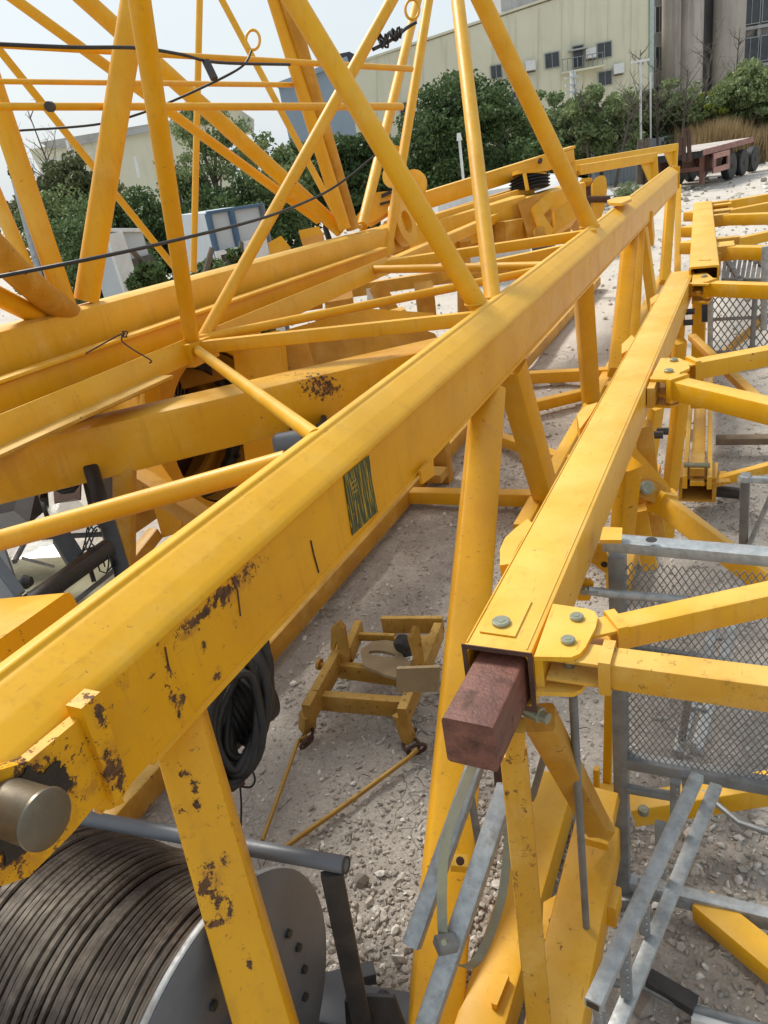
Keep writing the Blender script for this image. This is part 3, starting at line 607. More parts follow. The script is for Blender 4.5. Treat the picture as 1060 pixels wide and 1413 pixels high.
lone(-60, 885, 62, 880, dict(d=2.55), dict(d=2.3), .3, .16, Y_leg, 'scraped yellow beam stub entering the left edge below the cab', ch=.02)
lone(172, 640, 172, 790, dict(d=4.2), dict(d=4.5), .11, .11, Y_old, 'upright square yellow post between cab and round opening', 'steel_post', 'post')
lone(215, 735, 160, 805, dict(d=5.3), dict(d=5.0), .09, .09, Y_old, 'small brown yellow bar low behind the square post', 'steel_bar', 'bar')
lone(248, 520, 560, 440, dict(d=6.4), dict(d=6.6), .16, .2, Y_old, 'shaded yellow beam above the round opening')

# ------------------------------------------------------------------ slewing turret with the round opening
Y_rustD = yellow('yellow_paint_inside', (.55,.27,.012), (.38,.19,.012), wear=1.0, dust_toplight=.2, grime=.6, rough=.55)
tur = thing('slewing_turret', 'yellow crane turret lying on its side with a large round opening and dark ring inside', 'crane turret', (-4.0, 4.6, 0))
rc = np.array((-3.9, 4.66, H-1.76)); n_ = 48
cir = lambda r: [(r*math.cos(k*2*math.pi/n_), r*math.sin(k*2*math.pi/n_)) for k in range(n_)]
def sq(r):
    out = []
    for k in range(n_):
        t = k*2*math.pi/n_; c_, s_ = math.cos(t), math.sin(t); m = max(abs(c_), abs(s_)); out.append((r*c_/m*1.0, r*s_/m*.9))
    return out
part(tur, 'face_plate', MB().ringplate(rc, (1, 0, 0), (0, 1, 0), sq(.80), cir(.62), .03), Y_pipe)
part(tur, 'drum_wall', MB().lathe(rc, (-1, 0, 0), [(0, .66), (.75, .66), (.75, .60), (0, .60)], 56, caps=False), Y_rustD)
part(tur, 'ring_gear', MB().ringplate(rc-(.22, 0, 0), (-1, 0, 0), (0, 1, 0), [(q[0], q[1]) for q in cir(.60)], [(q[0]*(1 if k % 2 else .97), q[1]*(1 if k % 2 else .97)) for k, q in enumerate(cir(.5))], .06), DarkS)
part(tur, 'inner_ring', MB().ringplate(rc-(.42, 0, 0), (-1, 0, 0), (0, 1, 0), cir(.60), cir(.47), .05), Y_old)
for k in range(30):
    t = k*2*math.pi/30; part(tur, 'bolt', MB().lathe(rc+(-.2, .55*math.cos(t), .55*math.sin(t)), (1, 0, 0), [(-.01, .02), (.03, .02)], 6), DarkS)
gm = MB()
for k in range(12):
    for s_ in (1, -1):
        a = rc+np.array((-.72, -.1+k*.05, .05)); gm.tube([a, a+(0, .3*s_, .5)], .004, 4)
part(tur, 'wire_screen', gm, MeshW, kind='stuff')
part(tur, 'added_dark_disc', MB().lathe(rc-(.74, 0, 0), (1, 0, 0), [(0, .6), (.01, .6)], 40), RustD)  # dark disc added to stop light coming through the open drum
part(tur, 'back_plate', MB().ringplate(rc-(.76, 0, 0), (1, 0, 0), (0, 1, 0), sq(.85), cir(.5), .02), Y_old)
def vplate(t, name, uv, d, th, mat): return part(t, name, MB().prism([P(u, v, d=d) for u, v in uv], R[:,2]*th), mat)
vplate(tur, 'side_plate', ((320, 470), (385, 455), (400, 625), (340, 650)), 5.2, .35, Y_pipe)
vplate(tur, 'side_plate', ((385, 470), (420, 460), (450, 560), (430, 600), (398, 615)), 5.6, .2, Y_old)
vplate(tur, 'foot_plate', ((212, 700), (262, 690), (246, 735), (224, 742)), 5.3, .04, Y_pipe)
part(tur, 'stiffener', MB().beam(P(205, 505, x=-3.8), P(215, 690, x=-3.8), .05, .16), Y_pipe)
part(tur, 'stiffener', MB().beam(P(192, 620, d=5.2), P(248, 700, d=5.0), .1, .12), Y_pipe)
cbn = thing('counterweight_frame', 'shaded yellow box frame on posts behind the turret', 'steel frame', (-3.5, 6.4, 0))
for (u0, v0, u1, v1, d_, px) in ((455, 430, 470, 520, 7.0, 34), (300, 430, 440, 410, 7.0, 30), (462, 480, 455, 590, 6.5, 18), (585, 395, 590, 440, 8, 26), (640, 405, 640, 432, 8, 16), (340, 460, 345, 560, 6.8, 30), (520, 395, 545, 440, 7.6, 18), (465, 400, 470, 430, 8.5, 40)):
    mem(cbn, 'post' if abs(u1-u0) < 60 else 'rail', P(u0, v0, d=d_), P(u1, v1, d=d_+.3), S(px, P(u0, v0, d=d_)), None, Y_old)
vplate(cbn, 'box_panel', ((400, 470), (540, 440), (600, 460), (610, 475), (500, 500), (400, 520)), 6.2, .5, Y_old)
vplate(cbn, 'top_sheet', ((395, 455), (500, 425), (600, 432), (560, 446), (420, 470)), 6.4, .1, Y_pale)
vplate(cbn, 'wire_panel', ((505, 398), (522, 396), (525, 418), (508, 421)), 8.4, .01, MeshW)
# ring of posts to the ground so the frame stands
for u, v in ((420, 480), (590, 470)):
    a = P(u, v, d=6.5); b = a.copy(); b[2] = 0; mem(cbn, 'post', a, b, .14, None, Y_old)
# black coils seen under the marked beam
bg_ = MB()
for k in range(5):
    c1 = P(425, 583, d=4.4)+(0, 0, -.02*k); bg_.tube([c1+(.10*math.cos(t), .10*math.sin(t), .01*math.sin(3*t)) for t in np.linspace(0, 6.28, 20)[:-1]], .016, 8, closed=True)
solo('hose_coil', bg_, Rubber, 'black coiled hose tucked under the marked beam beside the boom', 'hose')
mt = thing('electric_motor', 'small grey motor under the black coil beside the boom', 'motor', P(400, 612, d=4.2))
part(mt, 'body', MB().lathe(P(400, 612, d=4.2), RT, [(-.09, .05), (-.07, .07), (.07, .07), (.09, .05)], 24), GreyP)
part(mt, 'end_cover', MB().lathe(P(400, 612, d=4.2)+RT*.09, RT, [(0, .05), (.03, .04)], 24), DarkS)

# ------------------------------------------------------------------ operator cab frame at the left edge
cab = thing('operator_cab', 'stripped black crane cab frame at the left edge with loose wiring and clear pane', 'crane cab', P(60, 860, z=0))
def cb(name, u0, v0, d0, u1, v1, d1, px, mat=BlackP, asp=1.0): 
    a, b = P(u0, v0, d=d0), P(u1, v1, d=d1); w_ = S(px, a); return mem(cab, name, a, b, w_, w_*asp, mat, ch=w_*.2)
cb('frame_bar', -60, 905, 3.0, 150, 755, 3.7, 26); cb('pillar', 118, 620, 4.2, 172, 800, 3.7, 20); cb('pillar', 112, 625, 4.4, 130, 700, 4.2, 13, DarkS)
cb('frame_bar', 60, 690, 4.2, 65, 640, 4.4, 8); cb('pillar', 45, 650, 4.4, 68, 722, 4.2, 6); cb('frame_bar', -10, 745, 4.1, 145, 737, 4.0, 6, DarkS)
cb('strut', 78, 800, 3.6, 92, 845, 3.4, 8); cb('frame_bar', -20, 755, 3.3, 28, 820, 3.3, 14, GreyP); cb('rail', 30, 770, 3.8, 75, 782, 3.9, 4, Galv)
cb('rail', 85, 845, 3.5, 160, 785, 3.9, 6, GreyP); cb('rail', 20, 775, 3.6, 36, 745, 3.9, 6, GreyP)
def sheet(name, uvd, mat, th=.02): return part(cab, name, MB().prism([P(u, v, d=d) for u, v, d in uvd], R[:,2]*th), mat)
sheet('rear_panel', ((-60, 640, 4.6), (60, 630, 4.6), (66, 700, 4.5), (40, 722, 4.4), (-60, 745, 4.3)), DarkS)
sheet('side_panel', ((-60, 750, 3.5), (0, 740, 3.6), (30, 830, 3.4), (-60, 870, 3.2)), GreyP)
sheet('floor_panel', ((-20, 772, 4.6), (160, 758, 4.6), (170, 800, 4.3), (90, 850, 4.1), (0, 840, 4.1)), GreenP)
sheet('door_panel', ((72, 655, 4.5), (112, 648, 4.5), (110, 690, 4.4), (75, 695, 4.4)), RustD)
sheet('window_pane', ((60, 700, 4.3), (105, 688, 4.3), (140, 722, 4.1), (148, 740, 4.0), (60, 745, 4.1)), CabGlass, .006)
sheet('window_pane', ((30, 747, 4.3), (85, 747, 4.3), (95, 768, 4.2), (15, 772, 4.2)), PlastM, .006)
part(cab, 'seat_frame', MB().tube([P(u, v, d=4.3) for u, v in ((72, 655), (76, 672), (86, 678), (100, 676), (108, 664), (108, 645))], .02, 8), BlackP)
part(cab, 'switch_box', MB().beam(P(85, 742, d=3.75), P(112, 785, d=3.7), .09, .07, ch=.01), DarkS)
part(cab, 'instrument', MB().beam(P(108, 770, d=3.8), P(118, 786, d=3.8), .05, .05), BlackP)
for k in range(5):
    c1 = P(120+k*4, 742+k*2, d=3.65); part(cab, 'wire', MB().tube([c1+R[:,0]*(.05*math.sin(t*1.3+k))+R[:,1]*(.06*t-.1+.03*math.sin(3*t+k)) for t in np.linspace(0, 3.4, 18)], .004, 6), Rubber)
part(cab, 'wire', MB().tube([P(u, v, d=3.7) for u, v in ((132, 770), (138, 788), (146, 791), (154, 782), (155, 768))], .004, 6), Rubber)
part(cab, 'wire', MB().tube([P(u, v, d=3.7) for u, v in ((122, 770), (126, 790), (130, 803))], .012, 8), Rubber)
part(cab, 'joint_knob', MB().lathe(P(35, 803, d=3.4), RT, [(-.03, .02), (0, .035), (.03, .02)], 14), DarkS)
part(cab, 'control_box', MB().beam(P(45, 832, d=3.5), P(85, 826, d=3.6), .14, .08, ch=.01), DarkS)
tank = thing('grey_canister', 'rounded grey canister behind the cab pillar', 'canister', P(145, 670, d=4.9))
part(tank, 'body', MB().lathe(P(145, 668, d=4.9), (0, 0, 1), [(-.16, .1), (-.13, .13), (.08, .13), (.13, .09), (.15, .03)], 24), GreyP)

# ------------------------------------------------------------------ winch
win = thing('winch', 'big grey winch drum wound full of dark wire rope in the lower left corner', 'winch', (-1.7, .83, 0))
dc = np.array((0, .83, H-2.22)); 
def onx(x): return np.array((x, dc[1], dc[2]))
part(win, 'flange', MB().lathe(onx(-1.205), (1, 0, 0), [(-.022, .495), (-.018, .5), (-.002, .5), (0, .495), (.0, .2), (.001, .0)], 90), GreyP)
part(win, 'flange_rim', MB().lathe(onx(-1.205), (1, 0, 0), [(-.024, .503), (-.012, .506), (-.004, .503)], 90), GalvD)
part(win, 'flange', MB().lathe(onx(-2.45), (1, 0, 0), [(-.01, .5), (.01, .5)], 64), GreyP)
part(win, 'drum_core', MB().lathe(onx(-1.82), (1, 0, 0), [(-.6, .37), (.6, .37)], 64), DarkS)
rope = MB(); pts_ = []
pitch_ = .0212; x0 = -2.42; nt_ = int((x0+1.235)/-pitch_)
for k in range(int(1.185/pitch_*56)):
    t = k/56; x = x0+t*pitch_; rr = .452 if x < -1.62 else (.452-(x+1.62)/.06*.022 if x < -1.56 else .430); rr += .0035*math.sin(t*2.1)+.002*math.sin(t*7.3)
    x += .004*math.sin(t*1.7)
    pts_.append(np.array((x, dc[1]+rr*math.cos(2*math.pi*t), dc[2]+rr*math.sin(2*math.pi*t))))
part(win, 'wire_rope', MB().tube(pts_, .0108, 7), RopeM)
for k, (u, v) in enumerate(((397, 1288), (411, 1307), (419, 1337), (420, 1375), (363, 1273), (293, 1387))):
    p_ = P(u, v, x=-1.204); part(win, 'bolt', MB().lathe(p_, (1, 0, 0), [(-.005, .015), (.010, .015), (.011, .012)], 6, smooth=False), DarkS)
part(win, 'hub', MB().lathe(onx(-1.20), (1, 0, 0), [(-.01, .13), (.05, .13), (.07, .10), (.09, .06), (.092, 0)], 40), GreyP)
fr = thing('winch_stand', 'grey tube guard frame standing round the wire rope drum', 'frame', (-1.2, 1.1, 0))
pip(fr, 'top_tube', [P(112, 1128, d=2.38), P(478, 1194, d=2.03)], .0235, GreyP, n=24)
part(fr, 'tube_end', MB().lathe(P(478, 1194, d=2.03), P(478, 1194, d=2.03)-P(112, 1128, d=2.38), [(-.004, .0238), (.002, .0238), (.002, .018), (-.02, .017)], 24), DarkS)
mem(fr, 'upright', P(458, 1205, d=2.04), P(497, 1400, d=2.42)+(P(497, 1400, d=2.42)-P(458, 1205, d=2.04))*.5, .062, .02, DarkS, roll=.5)
mem(fr, 'base_beam', P(400, 1385, z=.07), P(590, 1420, z=.07), .16, .14, GreyP)
mem(fr, 'base_beam', P(300, 1400, z=.07), P(440, 1380, z=.07), .2, .14, GreyP)
part(fr, 'bracket', MB().prism([P(u, v, d=2.5) for u, v in ((485, 1385), (500, 1370), (545, 1372), (560, 1413), (490, 1420))], (0, -.012, 0)), DarkS)
part(fr, 'bracket', MB().beam(P(520, 1385, d=2.7), P(600, 1400, d=2.7), .05, .03), DarkS)
part(fr, 'clamp', MB().lathe(P(530, 1385, d=2.62), (0, 0, 1), [(-.03, .03), (.03, .03), (.035, .015), (.06, .013)], 14), DarkS)
part(fr, 'foot', MB().beam(P(487, 1380, d=2.45), P(490, 1430, d=2.5), .05, .03), BlackP)
mem(fr, 'cross_tube', (-2.3, .5, .3), (-1.15, 1.45, .08), .06, None, GreyP)
# black drape of cables behind the leg
reel = thing('cable_reel', 'grooved reel hung with thick black cables behind the near yellow leg', 'cable reel', (-1.9, 1.8, 0))
rc2 = P(300, 990, d=2.95); axr = nrm((.25, 1, 0))
part(reel, 'drum', MB().lathe(rc2, axr, [(-.2, .15)]+[(-.19+k*.012, .15 if k % 2 else .142) for k in range(30)]+[(.2, .15)], 40), Rubber)
part(reel, 'flange', MB().lathe(rc2-axr*.2, axr, [(-.008, .22), (.008, .22)], 40), GreyP)
for k in range(13):
    q0 = k/12; c1 = P(326+q0*22, 1005-q0*65, d=2.72+q0*.2); a1 = nrm(R[:,0]*.8+R[:,1]*.1); 
    hh = .20+.03*math.sin(k*2.1); ww = .075+.012*math.cos(k*1.7)
    part(reel, 'cable_loop', MB().tube([c1+R[:,0]*(ww*math.cos(t)+.10*hh*math.sin(t)*-.6)+R[:,1]*hh*math.sin(t)+R[:,2]*.05*math.cos(t+.4*k)+R[:,0]*.01*math.sin(3*t+k) for t in np.linspace(0, 2*math.pi, 30)[:-1]], .0165, 10, closed=True), Rubber)
for uv in (((352, 1000), (360, 1030), (352, 1048), (338, 1056), (330, 1040)), ((345, 1056), (352, 1075), (346, 1086), (330, 1085)), ((330, 1070), (333, 1110), (332, 1150)), ((300, 1075), (315, 1085), (330, 1072), (342, 1062))):
    part(reel, 'loose_wire', MB().tube(smooth([P(u, v, d=2.85) for u, v in uv]), .004, 6), Rubber)
part(reel, 'cable_end', MB().beam(P(318, 1050, d=2.85), P(330, 1085, d=2.85), .05, .04, ch=.01), RustD)

# ------------------------------------------------------------------ trolley frame on the ground
tr = thing('hoist_cradle', 'small rusty yellow cradle frame with an oval hole plate sitting on the gravel', 'cradle', P(510, 960, z=0))
Y_crad = yellow('yellow_paint_cradle', (.42,.22,.03), (.30,.16,.03), wear=1.3, dust_toplight=.3, grime=.8, rough=.6, chipsc=30)
def bar(u0, v0, u1, v1, z0, z1, w_, h_, mat=Y_crad, name='bar'): return mem(tr, name, P(u0, v0, z=z0), P(u1, v1, z=z1), w_*1.15, h_*1.25, mat, ch=.005)
Z1 = .22
bar(474, 895, 425, 985, Z1+.03, Z1-.0, .045, .10, name='side_rail'); bar(496, 866, 480, 905, Z1, Z1, .04, .09, name='side_rail')
bar(437, 966, 560, 976, Z1-.04, Z1-.04, .045, .085, Y_crad, 'front_crossbar'); bar(468, 924, 560, 936, Z1-.04, Z1-.04, .04, .08, name='rear_crossbar')
bar(606, 870, 556, 990, Z1, Z1, .045, .09, name='side_rail')
bar(425, 983, 424, 1005, Z1-.02, .05, .07, .05, name='foot'); bar(552, 985, 565, 1022, Z1-.02, .05, .06, .05, name='foot')
bar(528, 862, 612, 862, Z1+.02, Z1+.02, .03, .09, name='back_rail'); bar(495, 878, 545, 880, Z1, Z1, .025, .04, name='tie_bar'); bar(590, 882, 570, 925, Z1+.02, Z1, .035, .05, name='diagonal')
bar(545, 886, 602, 884, Z1+.02, Z1, .03, .05, name='tie_bar')
part(tr, 'hook_arm', MB().prism([P(u, v, y=2.95) for u, v in ((457, 866), (467, 859), (474, 868), (481, 912), (468, 912), (465, 885), (463, 888), (460, 898), (456, 896))], (.0, .03, 0)), Y_crad)
zt = Z1+.07; o_ = P(527, 902, z=zt); oc = [(.085*math.cos(k*2*math.pi/24), .026*math.sin(k*2*math.pi/24)) for k in range(24)]
outl = [P(u, v, z=zt) for u, v in ((497, 897), (513, 885), (533, 883), (548, 886), (556, 905), (568, 915), (562, 925), (547, 938), (520, 926), (501, 918))]
def resample(c, poly, n):
    out = []
    for k in range(n):
        t = k*2*math.pi/n; d_ = np.array((math.cos(t), math.sin(t))); best = 1e9
        for i in range(len(poly)):
            p0 = poly[i][:2]-c[:2]; p1 = poly[(i+1) % len(poly)][:2]-c[:2]; e = p1-p0; den = d_[0]*e[1]-d_[1]*e[0]
            if abs(den) < 1e-9: continue
            s_ = (p0[0]*e[1]-p0[1]*e[0])/den; q_ = (p0[0]*d_[1]-p0[1]*d_[0])/den
            if s_ > 0 and 0 <= q_ <= 1: best = min(best, s_)
        out.append((d_[0]*best, d_[1]*best))
    return out
DustY = metal('dusty_plate', (.36,.27,.15), (.30,.22,.12), .75, 0, 10, (.22,.13,.05), .6, .2)
part(tr, 'hole_plate', MB().ringplate(o_, (0, 0, 1), (1, 0, 0), resample(o_, outl, 24), oc, -.02), DustY)
part(tr, 'front_plate', MB().prism([P(u, v, y=2.62) for u, v in ((547, 923), (606, 921), (604, 955), (547, 955))], (0, .02, 0)), DustY)
part(tr, 'upright_plate', MB().prism([P(u, v, d=4.05) for u, v in ((562, 880), (570, 863), (574, 864), (582, 918), (573, 918))], (.02, 0, 0)), Y_crad)
part(tr, 'pulley', MB().lathe(P(556, 888, z=.36), (0, 1, .1), [(-.04, .035), (-.02, .05), (.02, .05), (.04, .035)], 20), DarkS)
part(tr, 'spindle', MB().beam(P(556, 880, z=.36), P(562, 905, z=.26), .05, .05), DarkS)
part(tr, 'knob', MB().lathe(P(443, 917, z=.24), (-1, 0, .1), [(-.1, .014), (0, .014), (.002, .034), (.02, .034), (.025, .02)], 18), Y_crad)
def link(t, c, a1, a2, r1, r2, th, mat=RustD, name='chain_link'):
    return part(t, name, MB().tube([c+nrm(a1)*r1*math.cos(k*math.pi/10)+nrm(a2)*r2*math.sin(k*math.pi/10) for k in range(20)], th, 8, closed=True), mat)
slg = thing('drag_rod', 'yellow rod chained to the left foot of the cradle frame', 'rod', P(420, 1020, z=0))
c1 = P(424, 1016, z=.05); link(slg, c1, (0, 1, .3), (1, 0, .3), .05, .03, .009); link(slg, c1+(.02, -.04, .0), (.4, 1, .1), (.1, 0, 1), .045, .025, .008)
pip(slg, 'rod', [P(423, 1016, z=.08), P(412, 1022, z=.05), P(362, 1160, z=.04)], .0105, Y_crad, n=10)
slg2 = thing('drag_rod', 'yellow rod chained to the right foot of the cradle frame', 'rod', P(570, 1030, z=0))
c1 = P(567, 1028, z=.05); link(slg2, c1, (1, -.4, .2), (0, 1, .3), .06, .04, .010); link(slg2, c1+(.04, -.02, .0), (1, .6, .1), (.1, 0, 1), .05, .03, .010); link(slg2, c1+(-.02, .05, .01), (.2, 1, .1), (.5, 0, 1), .05, .028, .009)
pip(slg2, 'rod', [P(576, 1034, z=.07), P(565, 1045, z=.05), P(480, 1108, z=.04), P(392, 1170, z=.035)], .0125, Y_crad, n=10)

# ------------------------------------------------------------------ near mast section
mast = thing('mast_section', 'near yellow tower mast section at right with a bolted corner plate at its open end', 'mast section', (-.5, 2, 0))
ZM = 1.75; XM = -.515; WM = .168
fL = P(637, 888, z=ZM); fR = P(735, 902, z=ZM); kL = P(926, 372, z=ZM); kR = P(958, 376, z=ZM)
y0, y1 = (fL[1]+fR[1])/2, (kL[1]+kR[1])/2
def chordtube(t, name, cx0, cx1, y0, y1, zt, wd, mat, th=.012, z1=None):
    z1 = zt if z1 is None else z1
    mb = MB(); n4 = [(0,45,90), (90,135,180), (180,225,270), (270,315,360)]; sg = [(1,1), (-1,1), (-1,-1), (1,-1)]
    def rg(cx, y, zc, hw, c):
        return [np.array((cx+sx*(hw-c)+c*math.cos(math.radians(a)), y, zc+sy*(hw-c)+c*math.sin(math.radians(a)))) for (sx, sy), an in zip(sg, n4) for a in an]
    o0 = rg(cx0, y0, zt-wd/2, wd/2, .016); o1 = rg(cx1, y1, z1-wd/2, wd/2, .016); i0 = rg(cx0, y0, zt-wd/2, wd/2-th, .01); i1 = rg(cx1, y1, z1-wd/2, wd/2-th, .01)
    return part(t, name, mb.loft([o0, o1, i1, i0], closed=True), mat)
cxm = ((fL[0]+fR[0])/2, (kL[0]+kR[0])/2)
chordtube(mast, 'top_chord', cxm[0], cxm[1], y0, y1, ZM, WM, Y_mast)
# weld seams running along the chord top
for dx in (-.075, .068): part(mast, 'weld_seam', MB().beam((cxm[0]+dx, y0+.01, ZM), (cxm[1]+dx, y1-.01, ZM), .004, .003, ch=.001), Y_mast)
part(mast, 'tube_lip', MB().ringplate((cxm[0], y0-.003, ZM-WM/2), (0, 1, 0), (1, 0, 0), [(-.085, -.085), (.085, -.085), (.085, .085), (-.085, .085)], [(-.073, -.073), (.073, -.073), (.073, .073), (-.073, .073)], .003), RustD)
bc = P(662, 985, z=ZM-.05)
part(mast, 'connecting_block', MB().beam((cxm[0]-.004, y0-.215, ZM-.098), (cxm[0]+.006, y0+.12, ZM-.098), .118, .125, ch=.009), RustB, 'rust brown square steel block sticking out of the open chord end')
cp = [P(u, v, z=ZM+.001) for u, v in ((688, 826), (734, 831), (711, 880), (662, 873))]
part(mast, 'cover_plate', MB().prism(cp, (0, 0, .004)), Y_mast)
part(mast, 'bolt', MB().bolt(P(692, 860, z=ZM+.005), (0, 0, 1), .0225, .010), BoltM)
def gus(zz, th, dxy=(0, 0)):
    pl = [P(u, v, z=ZM) for u, v in ((763, 833), (811, 840), (821, 844), (825, 852), (822, 866), (808, 893), (800, 902), (788, 907), (737, 906))]
    return MB().prism([p+(dxy[0], dxy[1], zz) for p in pl], (0, 0, -th))
part(mast, 'gusset_plate', gus(.0, .012), Y_mast); part(mast, 'gusset_plate', gus(-.10, .012, (0, 0)), Y_mast)
xr = cxm[0]+WM/2
part(mast, 'gusset_web', MB().box((xr+.012, y0+.10, ZM-.056), (.02, 0, 0), (0, .19, 0), (0, 0, .086)), Y_mast)
for u, v in ((796, 853), (784, 885)):
    p_ = P(u, v, z=ZM+.001); part(mast, 'bolt', MB().bolt(p_, (0, 0, 1), .0165, .009), BoltM)
    part(mast, 'bolt_shank', MB().lathe(p_-(0, 0, .13), (0, 0, 1), [(0, .013), (.12, .013)], 14), BoltM)
def brace(t, u0, v0, u1, v1, z0, z1, w_, mat, x1=1.3, lug=True, name='brace', roll=0):
    a = P(u0, v0, z=z0); b = P(u1, v1, z=z1); d_ = b-a; k = 1.0 if x1 is None else max(1.0, (x1-a[0])/max(d_[0], .05)); b = a+d_*k
    mem(t, name, a, b, w_, w_, mat, ch=.006, roll=roll)
    if lug:
        dn = nrm(d_); part(t, 'brace_collar', MB().beam(a-dn*.012, a+dn*.014, w_*1.28, w_*1.3, ch=.004), mat)
        for s_ in (.4, -.4): part(t, 'brace_lug', MB().beam(a-dn*.13, a, w_*1.05, .009, ch=.002).add([], []), mat).location = (0, 0, s_*w_)
brace(mast, 850, 873, 1075, 823, ZM-.045, ZM-.045, .064, Y_mast); brace(mast, 838, 921, 1075, 953, ZM-.045, ZM-.045, .070, Y_rust)
# middle node
def node_mid(t, pts_, bolts, z, th=.012, gap=.12, mat=Y_mast):
    pl = [P(u, v, z=z) for u, v in pts_]
    part(t, 'gusset_plate', MB().prism(pl, (0, 0, -th)), mat); part(t, 'gusset_plate', MB().prism([p-(0, 0, gap) for p in pl], (0, 0, -th)), mat)
    for u, v, r in bolts:
        p_ = P(u, v, z=z+.001); part(t, 'bolt', MB().bolt(p_, (0, 0, 1), r, .012), BoltM); part(t, 'bolt_shank', MB().lathe(p_-(0, 0, gap), (0, 0, 1), [(0, r*.7), (gap, r*.7)], 10), BoltM)
node_mid(mast, ((912, 494), (938, 494), (950, 500), (952, 508), (938, 514), (938, 521), (925, 524), (897, 523)), ((930, 498, .018), (923, 513, .02)), ZM-.002)
part(mast, 'gusset_web', MB().box((xr+.03, P(905, 524, z=ZM)[1]+.05, ZM-.06), (.03, 0, 0), (0, .25, 0), (0, 0, .09)), Y_old)
brace(mast, 956, 510, 1075, 488, ZM-.05, ZM-.05, .082, Y_mast); brace(mast, 935, 536, 1075, 570, ZM-.05, ZM-.05, .086, Y_mast)
# far node
node_mid(mast, ((956, 378), (975, 376), (985, 384), (978, 392), (955, 392)), ((972, 382, .02),), ZM-.002)
brace(mast, 980, 398, 1080, 402, ZM-.05, ZM-.05, .09, Y_mast)
# lugs and ears on the chord sides
def flat(t, name, uv, ax, val, th, mat):
    return part(t, name, MB().prism([P(u, v, **{ax: val}) for u, v in uv], th), mat)
flat(mast, 'side_ear', ((690, 758), (697, 742), (712, 728), (728, 716), (735, 722), (716, 752), (703, 778), (690, 780)), 'z', ZM-.03, (0, 0, -.05), Y_mast)
flat(mast, 'side_ear', ((796, 572), (808, 560), (825, 555), (815, 572), (800, 592)), 'z', ZM-.03, (0, 0, -.08), Y_mast)
flat(mast, 'side_ear', ((858, 475), (872, 462), (876, 466), (868, 482), (858, 488)), 'z', ZM-.03, (0, 0, -.08), Y_mast)
flat(mast, 'side_ear', ((897, 412), (908, 405), (910, 410), (899, 420)), 'z', ZM-.03, (0, 0, -.08), Y_mast)
flat(mast, 'step_pad', ((832, 727), (859, 728), (858, 745), (828, 745)), 'z', ZM-.05, (0, 0, -.012), Y_mast)
ear = [P(u, v, y=2.2) for u, v in ((824, 753), (832, 752), (844, 778), (843, 788), (836, 791), (826, 784), (816, 776))]
part(mast, 'lifting_ear', MB().prism(ear, (0, .014, 0)), Y_mast); part(mast, 'ear_hole', MB().lathe(P(834, 779, y=2.198), (0, -1, 0), [(0, .011), (.001, .011)], 16), Grease)
flat(mast, 'side_bracket', ((797, 802), (815, 801), (819, 808), (814, 829), (797, 829)), 'y', 2.0, (0, .012, 0), Y_mast)
# pinned knee brace
gp = [P(u, v, d=3.62) for u, v in ((866, 610), (872, 612), (922, 668), (928, 682), (915, 694), (898, 700), (872, 668), (856, 655))]
part(mast, 'knee_plate', MB().prism(gp, R[:,2]*.012), Y_mast); part(mast, 'knee_plate', MB().prism([p+R[:,2]*.09+R[:,1]*.05 for p in gp], R[:,2]*.012), Y_old)
a, b = P(908, 690, d=3.62), P(1010, 768, d=3.3); dn = nrm(b-a); kc = P(892, 673, d=3.55)
mem(mast, 'knee_brace', a, a+(b-a)*2.2, .095, .095, Y_mast, roll=.5)
part(mast, 'knee_eye', MB().lathe(kc+R[:,2]*.03, -R[:,2], [(-.02, .052), (.02, .052), (.022, .048)], 28), Y_old)
part(mast, 'knee_lug', MB().prism([kc+R[:,2]*.01+R[:,0]*x_+R[:,1]*y_ for x_, y_ in ((.02, -.05), (.10, .0), (.075, .085), (-.03, .045))], R[:,2]*.03), Y_old)
part(mast, 'knee_collar', MB().beam(a+dn*.02, a+dn*.05, .125, .12, roll=.5, ch=.005), Y_mast)
part(mast, 'knee_pin', MB().lathe(kc, -R[:,2], [(-.02, .034), (.012, .034), (.014, .028), (.022, .027), (.023, .014)], 24), BoltM)
# near post, braces, lower chords
mem(mast, 'end_post', P(708, 1032, d=1.86), P(744, 1413, d=2.12)+(P(744, 1413, d=2.12)-P(708, 1032, d=1.86))*1.6, .068, .075, Y_rust, roll=.35, ch=.008)
part(mast, 'post_lug', MB().beam(P(712, 1000, d=1.78), P(710, 1040, d=1.84), .045, .05, roll=.3, ch=.006), Y_rust)
part(mast, 'end_pin', MB().lathe(P(742, 985, d=1.78), (1, -.4, 0), [(-.04, .02), (.01, .02), (.012, .014), (.03, .014)], 16), BoltM)
mem(mast, 'end_brace', P(745, 990, d=1.86), P(825, 1140, d=2.5), .075, .075, Y_old, roll=.3)
part(mast, 'brace_foot', MB().beam(P(805, 1128, d=2.5), P(842, 1140, d=2.5), .09, .05, ch=.004), Y_old)
mem(mast, 'lower_chord', (-.70, -.3, .10), (-.69, 2.50, .10), .168, .168, Y_top, ch=.014)
mem(mast, 'lower_chord', (-.695, 4.3, .10), (-.69, 6.1, .10), .15, .15, Y_mast, ch=.014)
part(mast, 'chord_tab', MB().box(P(691, 1370, z=.195), (.02, 0, 0), (.01, .11, 0), (0, 0, .04)), Y_top)
flat(mast, 'lower_gusset', ((750, 1245), (781, 1227), (768, 1300), (748, 1295)), 'z', .25, (0, 0, -.012), Y_top)
part(mast, 'gusset_hole', MB().lathe(P(762, 1271, z=.2505), (0, 0, 1), [(0, .012), (.001, .012)], 16), Grease)
pip(mast, 'hanging_rod', [P(791, 960, d=1.9), P(797, 1080, d=2.1), P(812, 1325, d=2.55)], .0115, GalvD, n=12)
